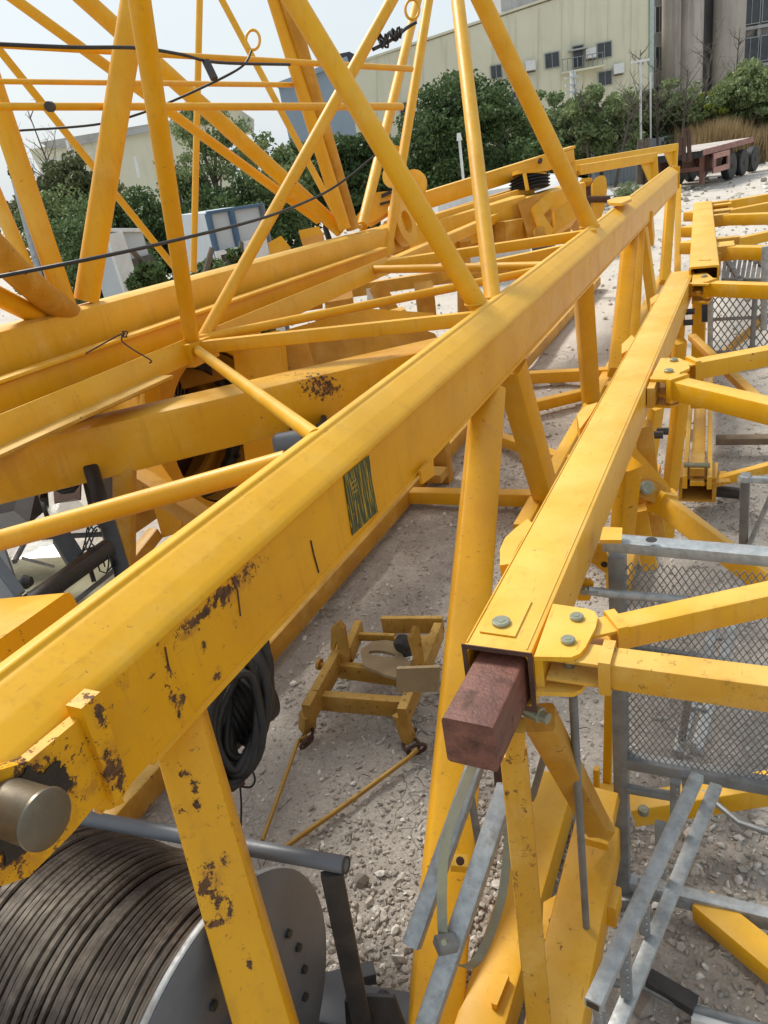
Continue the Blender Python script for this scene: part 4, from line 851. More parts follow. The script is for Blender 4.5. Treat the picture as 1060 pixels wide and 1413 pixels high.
part(mast, 'rod_eye', MB().lathe(P(812, 1325, d=2.54), (1, 0, 0), [(-.012, .02), (.012, .02)], 14), GalvD)
# legs of the mast further down the chord
for (u0, v0, u1, v1, da, db, w_, mt_) in ((868, 640, 858, 745, 3.4, 3.7, .09, Y_web), (886, 585, 905, 740, 3.7, 4.0, .09, Y_old), (940, 545, 925, 675, 4.6, 5.1, .08, Y_pipe), (925, 680, 918, 760, 4.4, 4.7, .07, Y_mast),
        (906, 560, 890, 680, 4.4, 4.9, .07, Y_pale), (925, 470, 945, 400, 5.4, 5.2, .07, Y_old), (938, 470, 932, 560, 5.2, 5.6, .08, Y_pipe), (880, 700, 895, 780, 3.7, 3.9, .08, Y_mast)):
    mem(mast, 'post', P(u0, v0, d=da), P(u1, v1, d=db), w_, None, mt_, roll=.3)
mem(mast, 'post', P(935, 440, d=5.2), P(930, 520, d=5.6), .1, None, Y_mast)
for u, v, d_ in ((912, 595, 4.0), (904, 600, 3.9), (950, 430, 5), (948, 445, 5)):
    part(mast, 'bolt', MB().lathe(P(u, v, d=d_), (1, 0, 0), [(-.02, .02), (.04, .02)], 6), DarkS)
flat(mast, 'foot_plate', ((935, 580), (950, 578), (952, 592), (940, 596)), 'z', .06, (0, 0, -.02), Y_old); flat(mast, 'foot_plate', ((934, 640), (948, 637), (952, 655), (940, 662)), 'z', .06, (0, 0, -.02), Y_old)
# second lower beam with socket
low = thing('socket_beam', 'wide yellow beam on the ground right of the rusty post with a square socket on its far end', 'beam', (-.42, 1.5, 0))
mem(low, 'beam', (-.415, -.3, .36), (-.425, 2.05, .36), .165, .17, Y_beamD, ch=.012)
part(low, 'socket', MB().beam(P(820, 1165, z=.55), P(835, 1095, z=.62), .10, .07, ch=.004), Y_mast)
part(low, 'side_lug', MB().beam(P(840, 1265, z=.35), P(848, 1235, z=.35), .05, .1), Y_mast)
part(low, 'support', MB().box((-.405, 1.3, .16), (.14, 0, 0), (0, .12, 0), (0, 0, .24)), Y_old); part(low, 'support', MB().box((-.405, .1, .16), (.14, 0, 0), (0, .12, 0), (0, 0, .24)), Y_old)
mem(low, 'upright', P(841, 950, d=2.75), P(838, 1085, d=3.0), .032, .03, Y_mast, ch=.004)
mem(low, 'upright', P(823, 1060, d=2.9), P(824, 1110, d=2.95), .02, .03, Y_mast)
part(low, 'cross_plate', MB().beam(P(820, 1090, d=2.95), P(850, 1092, d=2.95), .05, .03, ch=.003), Y_mast)
part(low, 'pin', MB().lathe(P(838, 1097, d=2.92), (1, 0, 0), [(-.03, .016), (.03, .016)], 12), GalvD)
lone(872, 1118, 1075, 1085, dict(z=.2), dict(z=.32), .10, .10, Y_mast, 'yellow tube brace lying on the gravel under the mesh guard', 'brace', 'brace', ch=.01)
lone(970, 1250, 1090, 1350, dict(z=.07), dict(z=.10), .11, .09, Y_top, 'orange yellow tube entering at the lower right edge below the grey angle', 'brace', 'brace', ch=.01)
part(low, 'bolt', MB().bolt(P(888, 1120, z=.27), (0, 0, 1), .022, .02), BoltM)

# ------------------------------------------------------------------ expanded mesh guard (stands across the mast)
def meshfill(t, c, ex, ez, w_, h_, pw, ph, th, mat, name='expanded_mesh', lim=300):
    c = np.asarray(c, float); ex = nrm(ex); ez = nrm(ez); nn_ = np.cross(ex, ez); mb = MB()
    for s_ in (1, -1):
        k = -int(w_/pw+h_/ph)-1
        while k*pw < w_+h_*pw/ph:
            # line x = k*pw + s*z*pw/ph
            zz = [0, h_]; xs = [k*pw+(0 if s_ > 0 else h_*pw/ph), k*pw+(h_*pw/ph if s_ > 0 else 0)]
            p0 = np.array((xs[0], 0.)); p1 = np.array((xs[1], h_)); dlt = p1-p0; t0, t1 = 0., 1.
            for lo, hi, i in ((0, w_, 0),):
                if abs(dlt[i]) > 1e-9:
                    a_, b_ = (lo-p0[i])/dlt[i], (hi-p0[i])/dlt[i]; t0 = max(t0, min(a_, b_)); t1 = min(t1, max(a_, b_))
            if t1 > t0:
                q0 = p0+dlt*t0; q1 = p0+dlt*t1
                mb.beam(c+ex*q0[0]+ez*q0[1]+nn_*.001*s_, c+ex*q1[0]+ez*q1[1]+nn_*.001*s_, th, th*1.2, up=nn_, ch=th*.1)
            k += 1
    return part(t, name, mb, mat, kind='stuff')
gd = thing('mesh_guard', 'grey galvanised guard panel of expanded mesh beside the near mast end', 'guard panel', (-.3, 2.08, 0))
yg = 2.08; gp_ = lambda u, v: P(u, v, y=yg)
pl = P(857, 1243, y=yg); ptop = P(852, 765, y=yg)
mem(gd, 'corner_post', P(861, 1243, y=yg), P(852, 765, y=yg), .05, .055, GalvD, ch=.004)
def rail(name, u0, v0, u1, v1, w_, h_, mat, dy=0, k=1.6): 
    a, b = P(u0, v0, y=yg+dy), P(u1, v1, y=yg+dy); return mem(gd, name, a, a+(b-a)*k, w_, h_, mat, ch=.003)
rail('top_rail', 834, 748, 1060, 768, .06, .035, Galv, -.02, 2.5); rail('middle_rail', 870, 893, 1060, 925, .02, .03, GalvD, .02, 2.5); rail('bottom_rail', 860, 1048, 1060, 1084, .05, .045, GalvD, 0, 2.5)
c_ = P(866, 1042, y=yg); ex_ = nrm(P(1060, 1078, y=yg)-c_); ex_[2] = 0; ez_ = np.array((0, 0, 1.))
hm = P(855, 775, y=yg)[2]-c_[2]
meshfill(gd, c_, ex_, ez_, 1.05, hm, .021, .036, .0028, GalvD)
part(gd, 'rail_slot', MB().lathe(P(899, 750, y=yg-.045)+(0, 0, .012), (0, 0, 1), [(0, .016), (.0015, .016)], 18), Grease)
pip(gd, 'stay_rod', [P(812, 815, y=1.98), P(850, 820, y=2.0), P(948, 828, y=2.02)], .014, Galv, n=12)
part(gd, 'stay_eye', MB().beam(P(801, 814, y=1.98), P(826, 817, y=1.98), .035, .012, ch=.003), Galv); part(gd, 'bolt', MB().lathe(P(808, 815, y=1.965), (0, -1, 0), [(0, .01), (.012, .01)], 8), BoltM)
rail('short_rail', 865, 1088, 925, 1098, .03, .025, GalvD, -.02, 1.0)
part(gd, 'foot_plate', MB().beam(P(848, 1240, y=yg-.02), P(880, 1240, y=yg-.02), .07, .06, ch=.003), GalvD)
mem(gd, 'rear_post', P(950, 960, z=.7), P(935, 1060, z=.05), .03, .03, GalvD)
lad0 = thing('ladder', 'galvanised ladder leaning inside behind the mesh guard', 'ladder', P(950, 900, z=0))
for u0, v0, u1, v1 in ((990, 850, 935, 1040), (1015, 850, 960, 1040)): mem(lad0, 'stringer', P(u0, v0, z=.35), P(u1, v1, z=.3), .05, .03, Galv)
for k in range(4): mem(lad0, 'rung', P(980-k*14, 880+k*48, z=.34), P(1003-k*14, 882+k*48, z=.34), .02, .02, Galv)
# ladder lying at the lower right
ld = thing('ladder', 'galvanised ladder with perforated rungs lying on its edge at lower right', 'ladder', P(900, 1300, z=0))
A0 = P(962, 1072, z=1.15); A1 = P(818, 1388, z=1.2); dz = np.array((0.03, .05, -.25))
B0 = P(988, 1085, z=.93); B1 = P(850, 1420, z=.93); B1 = B0+(B1-B0)*1.3
mem(ld, 'stringer', A0, A1, .035, .026, Galv, ch=.004); mem(ld, 'stringer', B0, B1, .036, .022, Galv, ch=.004)
part(ld, 'stringer_end', MB().beam(A1-nrm(A1-A0)*.002, A1+nrm(A1-A0)*.0015, .026, .016, ch=.002), Grease)
for (u0, v0, u1, v1) in ((948, 1068, 948, 1086), (932, 1078, 931, 1142), (911, 1136, 913, 1209), (888, 1218, 890, 1287), (861, 1290, 865, 1374), (826, 1388, 830, 1420)):
    a, b = P(u0, v0, z=1.14), P(u1, v1, z=.95); rg_ = mem(ld, 'rung', a, b, .026, .02, GalvD, ch=.003)
    hm_ = MB()
    for k in range(1, 8):
        q_ = a+(b-a)*k/8-R[:,2]*.0145; hm_.lathe(q_, -R[:,2], [(0, .0024), (.001, .0024)], 6)
    part(rg_, 'perforation', hm_, Galv, kind='stuff')
mem(ld, 'cross_bracket', P(868, 1342, z=.9), P(891, 1350, z=.9), .03, .03, GalvD)
lone(862, 1218, 1090, 1275, dict(z=.1), dict(z=.1), .05, .07, Galv, 'long galvanised angle lying on the clay at lower right', 'steel_angle', 'steel angle', ch=.003)
pp = thing('pipe_bundle', 'dark bent pipe with pale green strip along the bottom right corner', 'pipe', P(980, 1390, z=0))
pip(pp, 'pipe', [P(u, v, z=.05) for u, v in ((840, 1355), (890, 1362), (920, 1378), (960, 1392), (1080, 1425))], .014, GalvD); mem(pp, 'strip', P(955, 1398, z=.03), P(1090, 1440, z=.03), .06, .03, WhiteP)
mem(pp, 'channel', P(895, 1350, z=.07), P(960, 1388, z=.06), .06, .04, DarkS)
pip(pp, 'strap', [P(u, v, z=.3) for u, v in ((970, 1093), (990, 1110), (1020, 1135), (1070, 1152))], .012, GalvD, n=8)
cable('rusty bent wire lying on the clay at lower right', ((1000, 1288, 3.1), (995, 1310, 3.05), (1012, 1345, 3.0), (1016, 1390, 2.9)), .004, RustD, 'bent_wire', 'wire')

# ------------------------------------------------------------------ caged ladder between post and cradle
cg = thing('ladder_cage', 'pair of galvanised rails with a looping safety hoop hanging below the rusty block', 'ladder cage', P(620, 1250, z=0))
def cm(name, u0, v0, d0, u1, v1, d1, px, mat=Galv, asp=.6, roll=0.2):
    a, b = P(u0, v0, d=d0), P(u1, v1, d=d1); w_ = S(px, a); return mem(cg, name, a, b, w_, w_*asp, mat, roll=roll, ch=w_*.08)
cm('rail', 662, 1040, 2.25, 568, 1305, 2.1, 22, Galv, 1.0); cm('rail', 700, 1085, 2.1, 585, 1425, 2.0, 26, Galv, .8)
cm('rail', 650, 1100, 2.7, 662, 1170, 2.75, 10, GalvD); cm('stay', 684, 1020, 2.15, 690, 1100, 2.2, 12, RustD); cm('rail', 758, 1020, 2.5, 735, 1100, 2.7, 14, GalvD)
hoop = [(655, 1050), (632, 1110), (618, 1150), (611, 1200), (610, 1260), (613, 1300), (622, 1325), (642, 1334), (658, 1325), (676, 1290), (692, 1240), (700, 1180), (702, 1120), (702, 1085)]
hd = [2.15, 2.1, 2.07, 2.05, 2.03, 2.02, 2.06, 2.12, 2.18, 2.24, 2.3, 2.33, 2.35, 2.35]
hp = [P(u, v, d=d) for (u, v), d in zip(hoop, hd)]
hs = []
for i in range(len(hp)-1):
    p0, p1, p2_, p3 = hp[max(i-1, 0)], hp[i], hp[i+1], hp[min(i+2, len(hp)-1)]
    for t in np.linspace(0, 1, 6)[:-1]: hs.append(.5*((2*p1)+(-p0+p2_)*t+(2*p0-5*p1+4*p2_-p3)*t*t+(-p0+3*p1-3*p2_+p3)*t**3))
hs.append(hp[-1])
rg = []
for i, p in enumerate(hs):
    t = nrm(hs[min(i+1, len(hs)-1)]-hs[max(i-1, 0)]); wv = nrm(RT*.9+FW*-.35+np.array((0, 0, -.2))) ; wv = nrm(wv-t*wv.dot(t)); n2 = np.cross(t, wv); a_, b_ = .0135, .002
    rg.append([p+wv*a_+n2*b_, p-wv*a_+n2*b_, p-wv*a_-n2*b_, p+wv*a_-n2*b_])
HoopM = metal('brassy_galvanised_band', (.33,.31,.20), (.26,.25,.19), .4, .5, 10, (.16,.15,.10), .4)
part(cg, 'hoop', MB().loft(rg, smooth=False), HoopM)
part(cg, 'clip', MB().beam(P(603, 1305, d=1.99), P(628, 1300, d=2.01), .045, .03, ch=.004), GalvD); part(cg, 'bolt', MB().lathe(P(615, 1298, d=1.97), (0, -1, .6), [(0, .009), (.012, .009)], 6), BoltM)
part(cg, 'clip', MB().beam(P(640, 1046, d=2.12), P(660, 1044, d=2.14), .03, .012, ch=.002), GalvD)
bl = thing('clamp_bracket', 'small yellow bracket with a bolt sticking out of the leaning leg', 'bracket', P(635, 1190, d=2.45))
part(bl, 'plate', MB().beam(P(622, 1190, d=2.45), P(645, 1192, d=2.45), .05, .03, ch=.004), Y_top); part(bl, 'bolt', MB().lathe(P(635, 1188, d=2.40), -R[:,2]+np.array((0, 0, .6)), [(0, .014), (.02, .014), (.022, .009), (.04, .009)], 8), RustD)

# ------------------------------------------------------------------ far mast section at right
fm = thing('mast_section', 'far mast section at right, its pale square chord with short stubs on the left', 'mast section', P(970, 320, z=0))
zf = 1.80; a, b = P(972, 367, z=zf), P(970, 278, z=zf)
chordtube(fm, 'top_chord', a[0], b[0], a[1], b[1], zf, .20, Y_pale, .014)
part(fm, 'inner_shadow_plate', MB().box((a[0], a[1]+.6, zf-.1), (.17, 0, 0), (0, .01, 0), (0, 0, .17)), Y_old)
part(fm, 'weld_tab', MB().beam(P(966, 359, z=zf), P(980, 359, z=zf), .03, .008), Y_old)
for u, v in ((955, 298), (952, 319), (950, 341)): part(fm, 'stub', MB().beam(P(u-6, v, z=zf-.06), P(u+14, v, z=zf-.06), .12, .1), Y_pale)
for u0, v0, u1, v1, px in ((1000, 284, 1075, 271, 12), (1002, 297, 1075, 283, 13), (1000, 303, 1075, 301, 14), (1013, 336, 1075, 322, 13), (1006, 348, 1075, 349, 17)):
    p_ = P(u0, v0, z=zf-.08); brace(fm, u0, v0, u1, v1, zf-.08, zf-.08, S(px, p_), Y_mast, x1=1.6, lug=False)
    part(fm, 'brace_fork', MB().beam(p_-(.22, 0, 0), p_+(.04, 0, 0), .10, .12), Y_old)
for u, v in ((990, 292), (985, 340), (990, 282)): part(fm, 'gusset_plate', MB().box(P(u, v, z=zf-.05), (.3, 0, 0), (0, .3, 0), (0, 0, .02)), Y_pale)
for u0, v0, u1, v1, da, db, px in ((966, 385, 962, 560, 6.0, 6.6, 18),): 
    p_ = P(u0, v0, d=da); mem(fm, 'corner_post', p_, P(u1, v1, d=db), S(px, p_), None, Y_mast)
part(fm, 'post_slot', MB().prism([P(u, v, d=5.95) for u, v in ((969, 400), (978, 400), (978, 444), (969, 444))], R[:,2]*.01), Grease)
# flat channel on the ground with pinned foot
ch_ = thing('channel_post', 'yellow channel lying towards the viewer with a dark open square end, beneath the far braces', 'channel', P(962, 620, z=0))
a, b = P(962, 668, z=.3), P(970, 480, z=.3)
mem(ch_, 'web', a, b, .10, .03, Y_mast); 
for s_ in (-.085, .085): mem(ch_, 'flange', a+(s_, 0, .01), b+(s_, 0, .01), .035, .10, Y_pale)
part(ch_, 'end_box', MB().ringplate(P(962, 676, z=.22), (0, 1, 0), (1, 0, 0), [(-.13, -.1), (.13, -.1), (.13, .1), (-.13, .1)], [(-.105, -.085), (.105, -.085), (.105, .085), (-.105, .085)], .3), Y_old)
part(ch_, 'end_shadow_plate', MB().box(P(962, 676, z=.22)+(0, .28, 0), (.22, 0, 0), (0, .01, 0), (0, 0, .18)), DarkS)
part(ch_, 'clevis', MB().beam(P(962, 652, z=.38), P(963, 630, z=.38), .10, .06, ch=.005), Y_old); part(ch_, 'pin', MB().lathe(P(962, 642, z=.42), (1, 0, 0), [(-.09, .02), (.09, .02)], 12), BoltM)
mem(ch_, 'side_stay', P(985, 665, z=.25), P(1080, 640, z=.35), .07, .07, Y_mast); part(ch_, 'gusset_plate', MB().box(P(985, 660, z=.28), (.2, .05, 0), (-.04, .2, 0), (0, 0, .02)), Y_old)
pip(ch_, 'pipe_end', [P(982, 677, z=.12), P(1022, 681, z=.12)], .045, DarkS)
lone(988, 607, 1080, 606, dict(z=.12), dict(z=.12), .12, .06, WoodM, 'weathered plank lying on the gravel near the right edge', 'plank', 'plank')
lone(1000, 500, 1080, 485, dict(z=.1), dict(z=.1), .07, .07, Y_mast, 'small yellow bar lying on the ground beyond the middle braces', 'bar', 'bar')
lone(955, 465, 1075, 580, dict(d=6), dict(d=4.2), .06, .05, Y_old, 'thin brownish yellow bar passing below the middle braces', 'bar', 'bar')
# far mesh platform
fg = thing('mesh_guard', 'distant grey guard panel of fine expanded mesh under the far mast braces', 'guard panel', P(1015, 480, z=0))
a = P(982, 482, d=6.6); dpt = P(978, 400, d=6.0)
def fgm(name, u0, v0, u1, v1, px, mat=GalvD): 
    p_, q_ = P(u0, v0, y=6.3), P(u1, v1, y=6.3); w_ = S(px, p_); return mem(fg, name, p_, p_+(q_-p_), w_, w_, mat)
fgm('corner_post', 981, 395, 980, 492, 7, Galv); fgm('middle_post', 1043, 395, 1038, 482, 7); fgm('middle_rail', 980, 441, 1080, 436, 4); fgm('post', 1056, 340, 1054, 455, 9, Galv)
fgm('bottom_rail', 980, 486, 1080, 484, 4); 
c_ = P(981, 486, y=6.3); meshfill(fg, c_, (1, 0, 0), (0, 0, 1), 1.0, P(981, 396, y=6.3)[2]-c_[2], .05, .075, .008, GalvD)
mem(fg, 'diagonal', P(1000, 487, d=6), P(1052, 442, d=6), .05, .05, Y_old)
st = thing('step_grating', 'grey grating with slanted bars under the far mast braces', 'grating', P(1025, 360, z=0))
for k in range(11):
    u = 998+k*7; mem(st, 'bar', P(u+4, 350, z=1.25), P(u-2 if k else u, 386, z=1.25), .035, .02, GalvD)
mem(st, 'side_rail', P(986, 330, z=1.25), P(1022, 390, z=1.25), .05, .05, GalvD); mem(st, 'side_rail', P(1030, 350, z=1.3), P(1080, 375, z=1.3), .06, .06, Galv); mem(st, 'end_rail', P(1000, 387, z=1.25), P(1080, 387, z=1.25), .05, .05, GalvD)
gf = thing('galvanised_stand', 'small galvanised frame corner at the right edge above the mesh guard', 'frame', P(1035, 700, z=0))
mem(gf, 'post', P(1029, 655, d=3.0), P(1026, 755, d=3.25), .035, .035, GalvD); mem(gf, 'rail', P(1020, 661, d=3.0), P(1090, 663, d=3.0), .03, .025, Galv); mem(gf, 'brace', P(1075, 660, d=3.0), P(1034, 752, d=3.2), .03, .02, Galv)

# ------------------------------------------------------------------ A-frame head with rope sheaves, beyond
hf = thing('luffing_head', 'yellow crane head assembly with a black rope sheave block and heavy box beam', 'crane head', P(700, 290, d=11)*np.array((1, 1, 0)))
def hb(name, u0, v0, u1, v1, d0, d1, px, asp=1.0, mat=Y_pipe, **k):
    a, b = P(u0, v0, d=d0), P(u1, v1, d=d1); w_ = S(px, a); return mem(hf, name, a, b, w_*asp, w_, mat, **k)
hb('upper_channel', 575, 282, 790, 215, 10, 12, 20, .4); hb('channel_lip', 575, 270, 790, 203, 10, 12, 4, 3, Y_pale); hb('lower_channel', 590, 306, 700, 272, 9.8, 11, 12, .6)
hb('lower_channel', 600, 300, 755, 250, 10.4, 12, 10, .6); hb('flange_bar', 590, 306, 735, 262, 9.5, 11, 14, .5, Y_pale); hb('box_beam', 570, 335, 715, 292, 9.6, 10.6, 46, .8, Y_pale); hb('box_beam', 715, 300, 795, 275, 10.6, 11.3, 46, .8, Y_pale)
hb('underside_beam', 560, 362, 740, 310, 9.6, 10.8, 26, .6, Y_old); hb('lower_box', 690, 322, 800, 300, 10, 11.5, 30, .6, Y_old)
def hp_(name, uv, d, th, mat=Y_pipe): return part(hf, name, MB().prism([P(u, v, d=d) for u, v in uv], R[:,2]*th), mat)
hp_('end_plate', ((786, 203), (792, 204), (795, 240), (790, 240)), 12, .3); hp_('bolt_plate', ((708, 228), (754, 212), (758, 230), (710, 246)), 11.4, .05)
for u, v in ((719, 232), (745, 223)): part(hf, 'bolt', MB().lathe(P(u, v, d=11.35), -R[:,2], [(0, .035), (.05, .035)], 12), RustD)
hp_('bracket', ((714, 278), (758, 262), (762, 300), (757, 322), (730, 330)), 10.2, .08, Y_old); hp_('bracket', ((735, 285), (760, 262), (763, 283), (750, 295), (765, 318), (758, 330), (744, 310)), 10.0, .12, Y_pale)
hp_('bracket', ((765, 290), (795, 270), (797, 300), (766, 322)), 10.3, .3, Y_pale)
for k in range(4):
    c1 = P(731, 260-k*4.5, d=10.9+k*.02); part(hf, 'rope_sheave', MB().lathe(c1, nrm(R[:,1]*-1+R[:,2]*-.25+R[:,0]*-.22), [(-.02, .30), (-.008, .27), (.008, .27), (.02, .30)], 36), Rubber)
part(hf, 'sheave_guard', MB().beam(P(724, 240, d=10.6), P(728, 262, d=10.55), .05, .03), Y_pipe)
part(hf, 'axle_cap', MB().lathe(P(731, 240, d=10.9), nrm(R[:,1]*-1+R[:,2]*-.25), [(-.03, .25), (.02, .25)], 30), Y_pipe)
part(hf, 'disc_plate', MB().lathe(P(568, 258, d=9.3), nrm(-R[:,0]*.6-R[:,2]), [(-.02, .21), (.02, .21), (.024, .08), (.025, 0)], 32), Y_pipe)
part(hf, 'disc_plate', MB().lathe(P(545, 240, d=9.3), nrm(-R[:,0]*.6-R[:,2]), [(-.02, .17), (.02, .17), (.024, .06)], 32), Y_pale)
part(hf, 'eye_lug', MB().ringplate(P(545, 222, d=8.8), -R[:,2], R[:,0], [(.11*math.cos(k*math.pi/12), .16*math.sin(k*math.pi/12)) for k in range(24)], [(.06*math.cos(k*math.pi/12), .09*math.sin(k*math.pi/12)) for k in range(24)], .06), Y_pipe)
hp_('slotted_plate', ((490, 300), (520, 265), (552, 262), (548, 285), (512, 308)), 8.4, .12, Y_pale); hp_('slot', ((526, 268), (540, 262), (541, 266), (527, 273)), 8.37, .01, Grease); hp_('slot', ((524, 280), (538, 276), (538, 279), (525, 283)), 8.37, .01, Grease)
hp_('clevis_plate', ((800, 250), (803, 246), (817, 245), (818, 249), (806, 252), (805, 290), (812, 306), (808, 308), (799, 288)), 11.9, .3)
hp_('clevis_plate', ((818, 251), (822, 245), (828, 242), (834, 242), (837, 247), (838, 262), (835, 285), (829, 302), (822, 305), (818, 296)), 11.6, .10, Y_pale)
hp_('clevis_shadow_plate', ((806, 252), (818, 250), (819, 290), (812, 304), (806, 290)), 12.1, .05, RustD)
part(hf, 'clevis_pin', MB().lathe(P(828, 275, d=11.6), R[:,0], [(-.2, .05), (.15, .05)], 12), RustD)
hb('lashing_post', 745, 320, 740, 335, 10, 10.5, 14, 1.0, Y_old)
hb('support_post', 640, 330, 640, 400, 9.8, 10.3, 16, 1.0, Y_old); hb('support_post', 780, 300, 782, 322, 10.6, 10.8, 12, 1, Y_old)
hb('cross_bar', 500, 330, 560, 345, 8.6, 9.0, 22, .8, Y_old)
fr2 = thing('portal_frame', 'pair of bright yellow cranked bars ending in gusseted uprights above the boom tip', 'frame', P(900, 230, d=15)*np.array((1, 1, 0)))
for (u0, v0, u1, v1, d0, d1, px, uu, vv_) in ((790, 228, 932, 203, 14, 16.2, 11, 931, 228), (796, 235, 902, 217, 13, 14.5, 13, 904, 252)):
    a, b = P(u0, v0, d=d0), P(u1, v1, d=d1); w_ = S(px, a); mem(fr2, 'bar', a, b, w_, w_, Y_top)
    c1 = P(uu, vv_, d=d1); mem(fr2, 'upright', b+(0, 0, .03), b+(c1-b)*1.05, w_*.8, w_*.9, Y_top); c1[2] = 0
    part(fr2, 'gusset', MB().prism([b-nrm(b-a)*.5, b, b+(P(uu, vv_, d=d1)-b)*.95, b+(P(uu, vv_, d=d1)-b)*.95-nrm(b-a)*.18], R[:,2]*.05), Y_top)
a = P(792, 236, d=13); mem(fr2, 'rear_post', a, a*np.array((1, 1, 0)), .12, None, Y_old)
a = P(850, 275, d=14); part(fr2, 'dish', MB().prism([P(u, v, z=1.98) for u, v in ((838, 280), (850, 276), (868, 274), (872, 278), (858, 284), (842, 284))], (0, 0, .03)), Y_pale)
hp_('rear_box', ((370, 335), (388, 325), (400, 340), (398, 360), (375, 362)), 9, .4, Y_pipe); hp_('rear_box', ((412, 318), (440, 312), (446, 322), (415, 330)), 9.5, .4, Y_pipe)

# ------------------------------------------------------------------ flatbed trailer
PinkG = metal('faded_pink_paint', (.50,.26,.21), (.40,.19,.15), .6, 0, 4, (.2,.13,.1), .6)
g0 = P(968, 262, z=0); g1 = P(1037, 238.5, z=0); dr = nrm(g1-g0); sdv = np.array((-dr[1], dr[0], 0)); Lg = np.linalg.norm(g1-g0)
tl = thing('flatbed_trailer', 'long faded flatbed semi trailer with red frame parked on the pale gravel at right', 'trailer', g0)
def tb(name, s0, s1, o0, o1, z0, z1, mat):
    c = g0+dr*(s0+s1)/2+sdv*(o0+o1)/2; c[2] = (z0+z1)/2; return part(tl, name, MB().box(c, dr*(s1-s0), sdv*(o1-o0), (0, 0, z1-z0)), mat)
for k in range(14): tb('deck_board', k*Lg/14+.01, (k+1)*Lg/14-.01, 0.05, 2.45, 1.30, 1.36+.01*(k % 3), DeckM)
tb('side_rail', 0, Lg, -.03, .04, 1.18, 1.38, PinkP); tb('side_rail', 0, Lg, 2.46, 2.52, 1.18, 1.38, PinkP); tb('end_rail', -.05, .0, -.03, 2.5, 1.12, 1.36, DarkS)
for o in (.7, 1.7): tb('chassis_beam', 0.2, Lg-.2, o, o+.14, .8, 1.18, RustD)
tb('landing_leg', 1.0, 1.18, .35, .5, .1, 1.2, PinkP); tb('landing_leg', 1.0, 1.18, 2.0, 2.15, .1, 1.2, PinkP); tb('cross_brace', 1.0, 1.1, .5, 2.0, .6, .75, PinkP)
for z_ in (.45, .95): tb('side_guard', Lg*.2, Lg*.5, -.03, .03, z_, z_+.2, PinkG)
for s_ in (Lg*.2, Lg*.47): tb('side_guard', s_, s_+Lg*.05, -.02, .03, .45, 1.1, PinkP)
tb('tool_box', Lg*.22, Lg*.45, .2, .7, .55, 1.1, RustD)
for k in range(3):
    for o in (0.02, 2.1):
        c = g0+dr*(Lg*.60+k*1.3)+sdv*o; c[2] = .50
        wh_ = part(tl, 'wheel', MB().lathe(c, sdv, [(0, .3), (.0, .46), (.04, .50), (.26, .50), (.30, .46), (.30, .3)], 28), Rubber)
        part(wh_, 'rim', MB().lathe(c, -sdv, [(-.02, .29), (-.05, .24), (-.10, .2), (-.06, .1), (.02, .09), (.03, 0)], 20), RustD)
for k, (u0, v0, u1, v1) in enumerate(((944, 178, 944, 222), (950, 180, 952, 222), (938, 190, 939, 215))):
    d_ = 27.5; mem(tl, 'stake', P(u0, v0, d=d_), P(u1, v1, d=d_), .14, None, RustD)

# ------------------------------------------------------------------ buildings
def vec(a): return np.asarray(a, float)
def wallbox(t, name, c0, c1, z0, z1, thick, mat, away=None):
    c0, c1 = vec(c0).copy(), vec(c1).copy(); c0[2] = c1[2] = 0; e = nrm(c1-c0); n_ = np.array((-e[1], e[0], 0)); n_ = n_ if n_.dot(FW) > 0 else -n_
    return part(t, name, MB().prism([c0+(0, 0, z0), c1+(0, 0, z0), c1+(0, 0, z1), c0+(0, 0, z1)], n_*thick), mat)
def window(t, cen, e, w_, h_, bars=1, frame=WhiteP, glass=Glass, dep=.12):
    e = nrm(e); n_ = np.array((-e[1], e[0], 0)); n_ = n_ if n_.dot(FW) < 0 else -n_; z = np.array((0, 0, 1.)); f_ = MB(); k = .07
    for s_ in (-1, 1): f_.box(cen+e*s_*w_/2+n_*.03, e*k, n_*dep, z*(h_+k)); f_.box(cen+z*s_*h_/2+n_*.03, e*(w_-k), n_*dep, z*k)
    for b_ in range(1, bars+1): f_.box(cen+e*w_*(b_/(bars+1)-.5)+n_*.03, e*.05, n_*dep*.8, z*(h_-k))
    wn = part(t, 'window', f_, frame); part(wn, 'pane', MB().box(cen+n_*.02, e*(w_-.05), n_*.02, z*(h_-.05)), glass); return wn
ba, bb = B(400, 120, 80), B(902, 60, 73); ba[2] = bb[2] = 0; eB = nrm(bb-ba)
def onB(u, v, off=0):                       # point of the big gable wall
    nB = np.array((-eB[1], eB[0], 0)); r = R @ cray(u, v); t = ((ba-CAM).dot(nB))/r.dot(nB); p = CAM+r*t; nn = nB if nB.dot(FW) < 0 else -nB; return p+nn*off
bld = thing('warehouse', 'big cream warehouse gable wall with small dark windows and air conditioners behind the trees', 'warehouse', onB(700, 150)*np.array((1, 1, 0)))
g = [onB(u, v) for u, v in ((435, 108), (512, 81), (591, 57), (699, 21), (760, 1), (902, -48))]
l0, l1 = g[0].copy(), g[-1].copy(); l0[2] = l1[2] = 0
nB = np.array((-eB[1], eB[0], 0)); nB = nB if nB.dot(FW) > 0 else -nB
part(bld, 'gable_wall', MB().prism([l0, l1]+g[::-1], nB*.5), BeigeW)
rf = [p+(0, 0, .05) for p in (g[0], g[-1])]
part(bld, 'roof', MB().prism([rf[0]-nB*.2, rf[1]-nB*.2, rf[1]-nB*.2+(0, 0, .18), rf[0]-nB*.2+(0, 0, .18)], nB*30), BeigeW)
part(bld, 'side_wall', MB().prism([l1+(0, 0, 0), l1+nB*30, l1+nB*30+(0, 0, g[-1][2]), l1+(0, 0, g[-1][2])], eB*-.4), BeigeW)
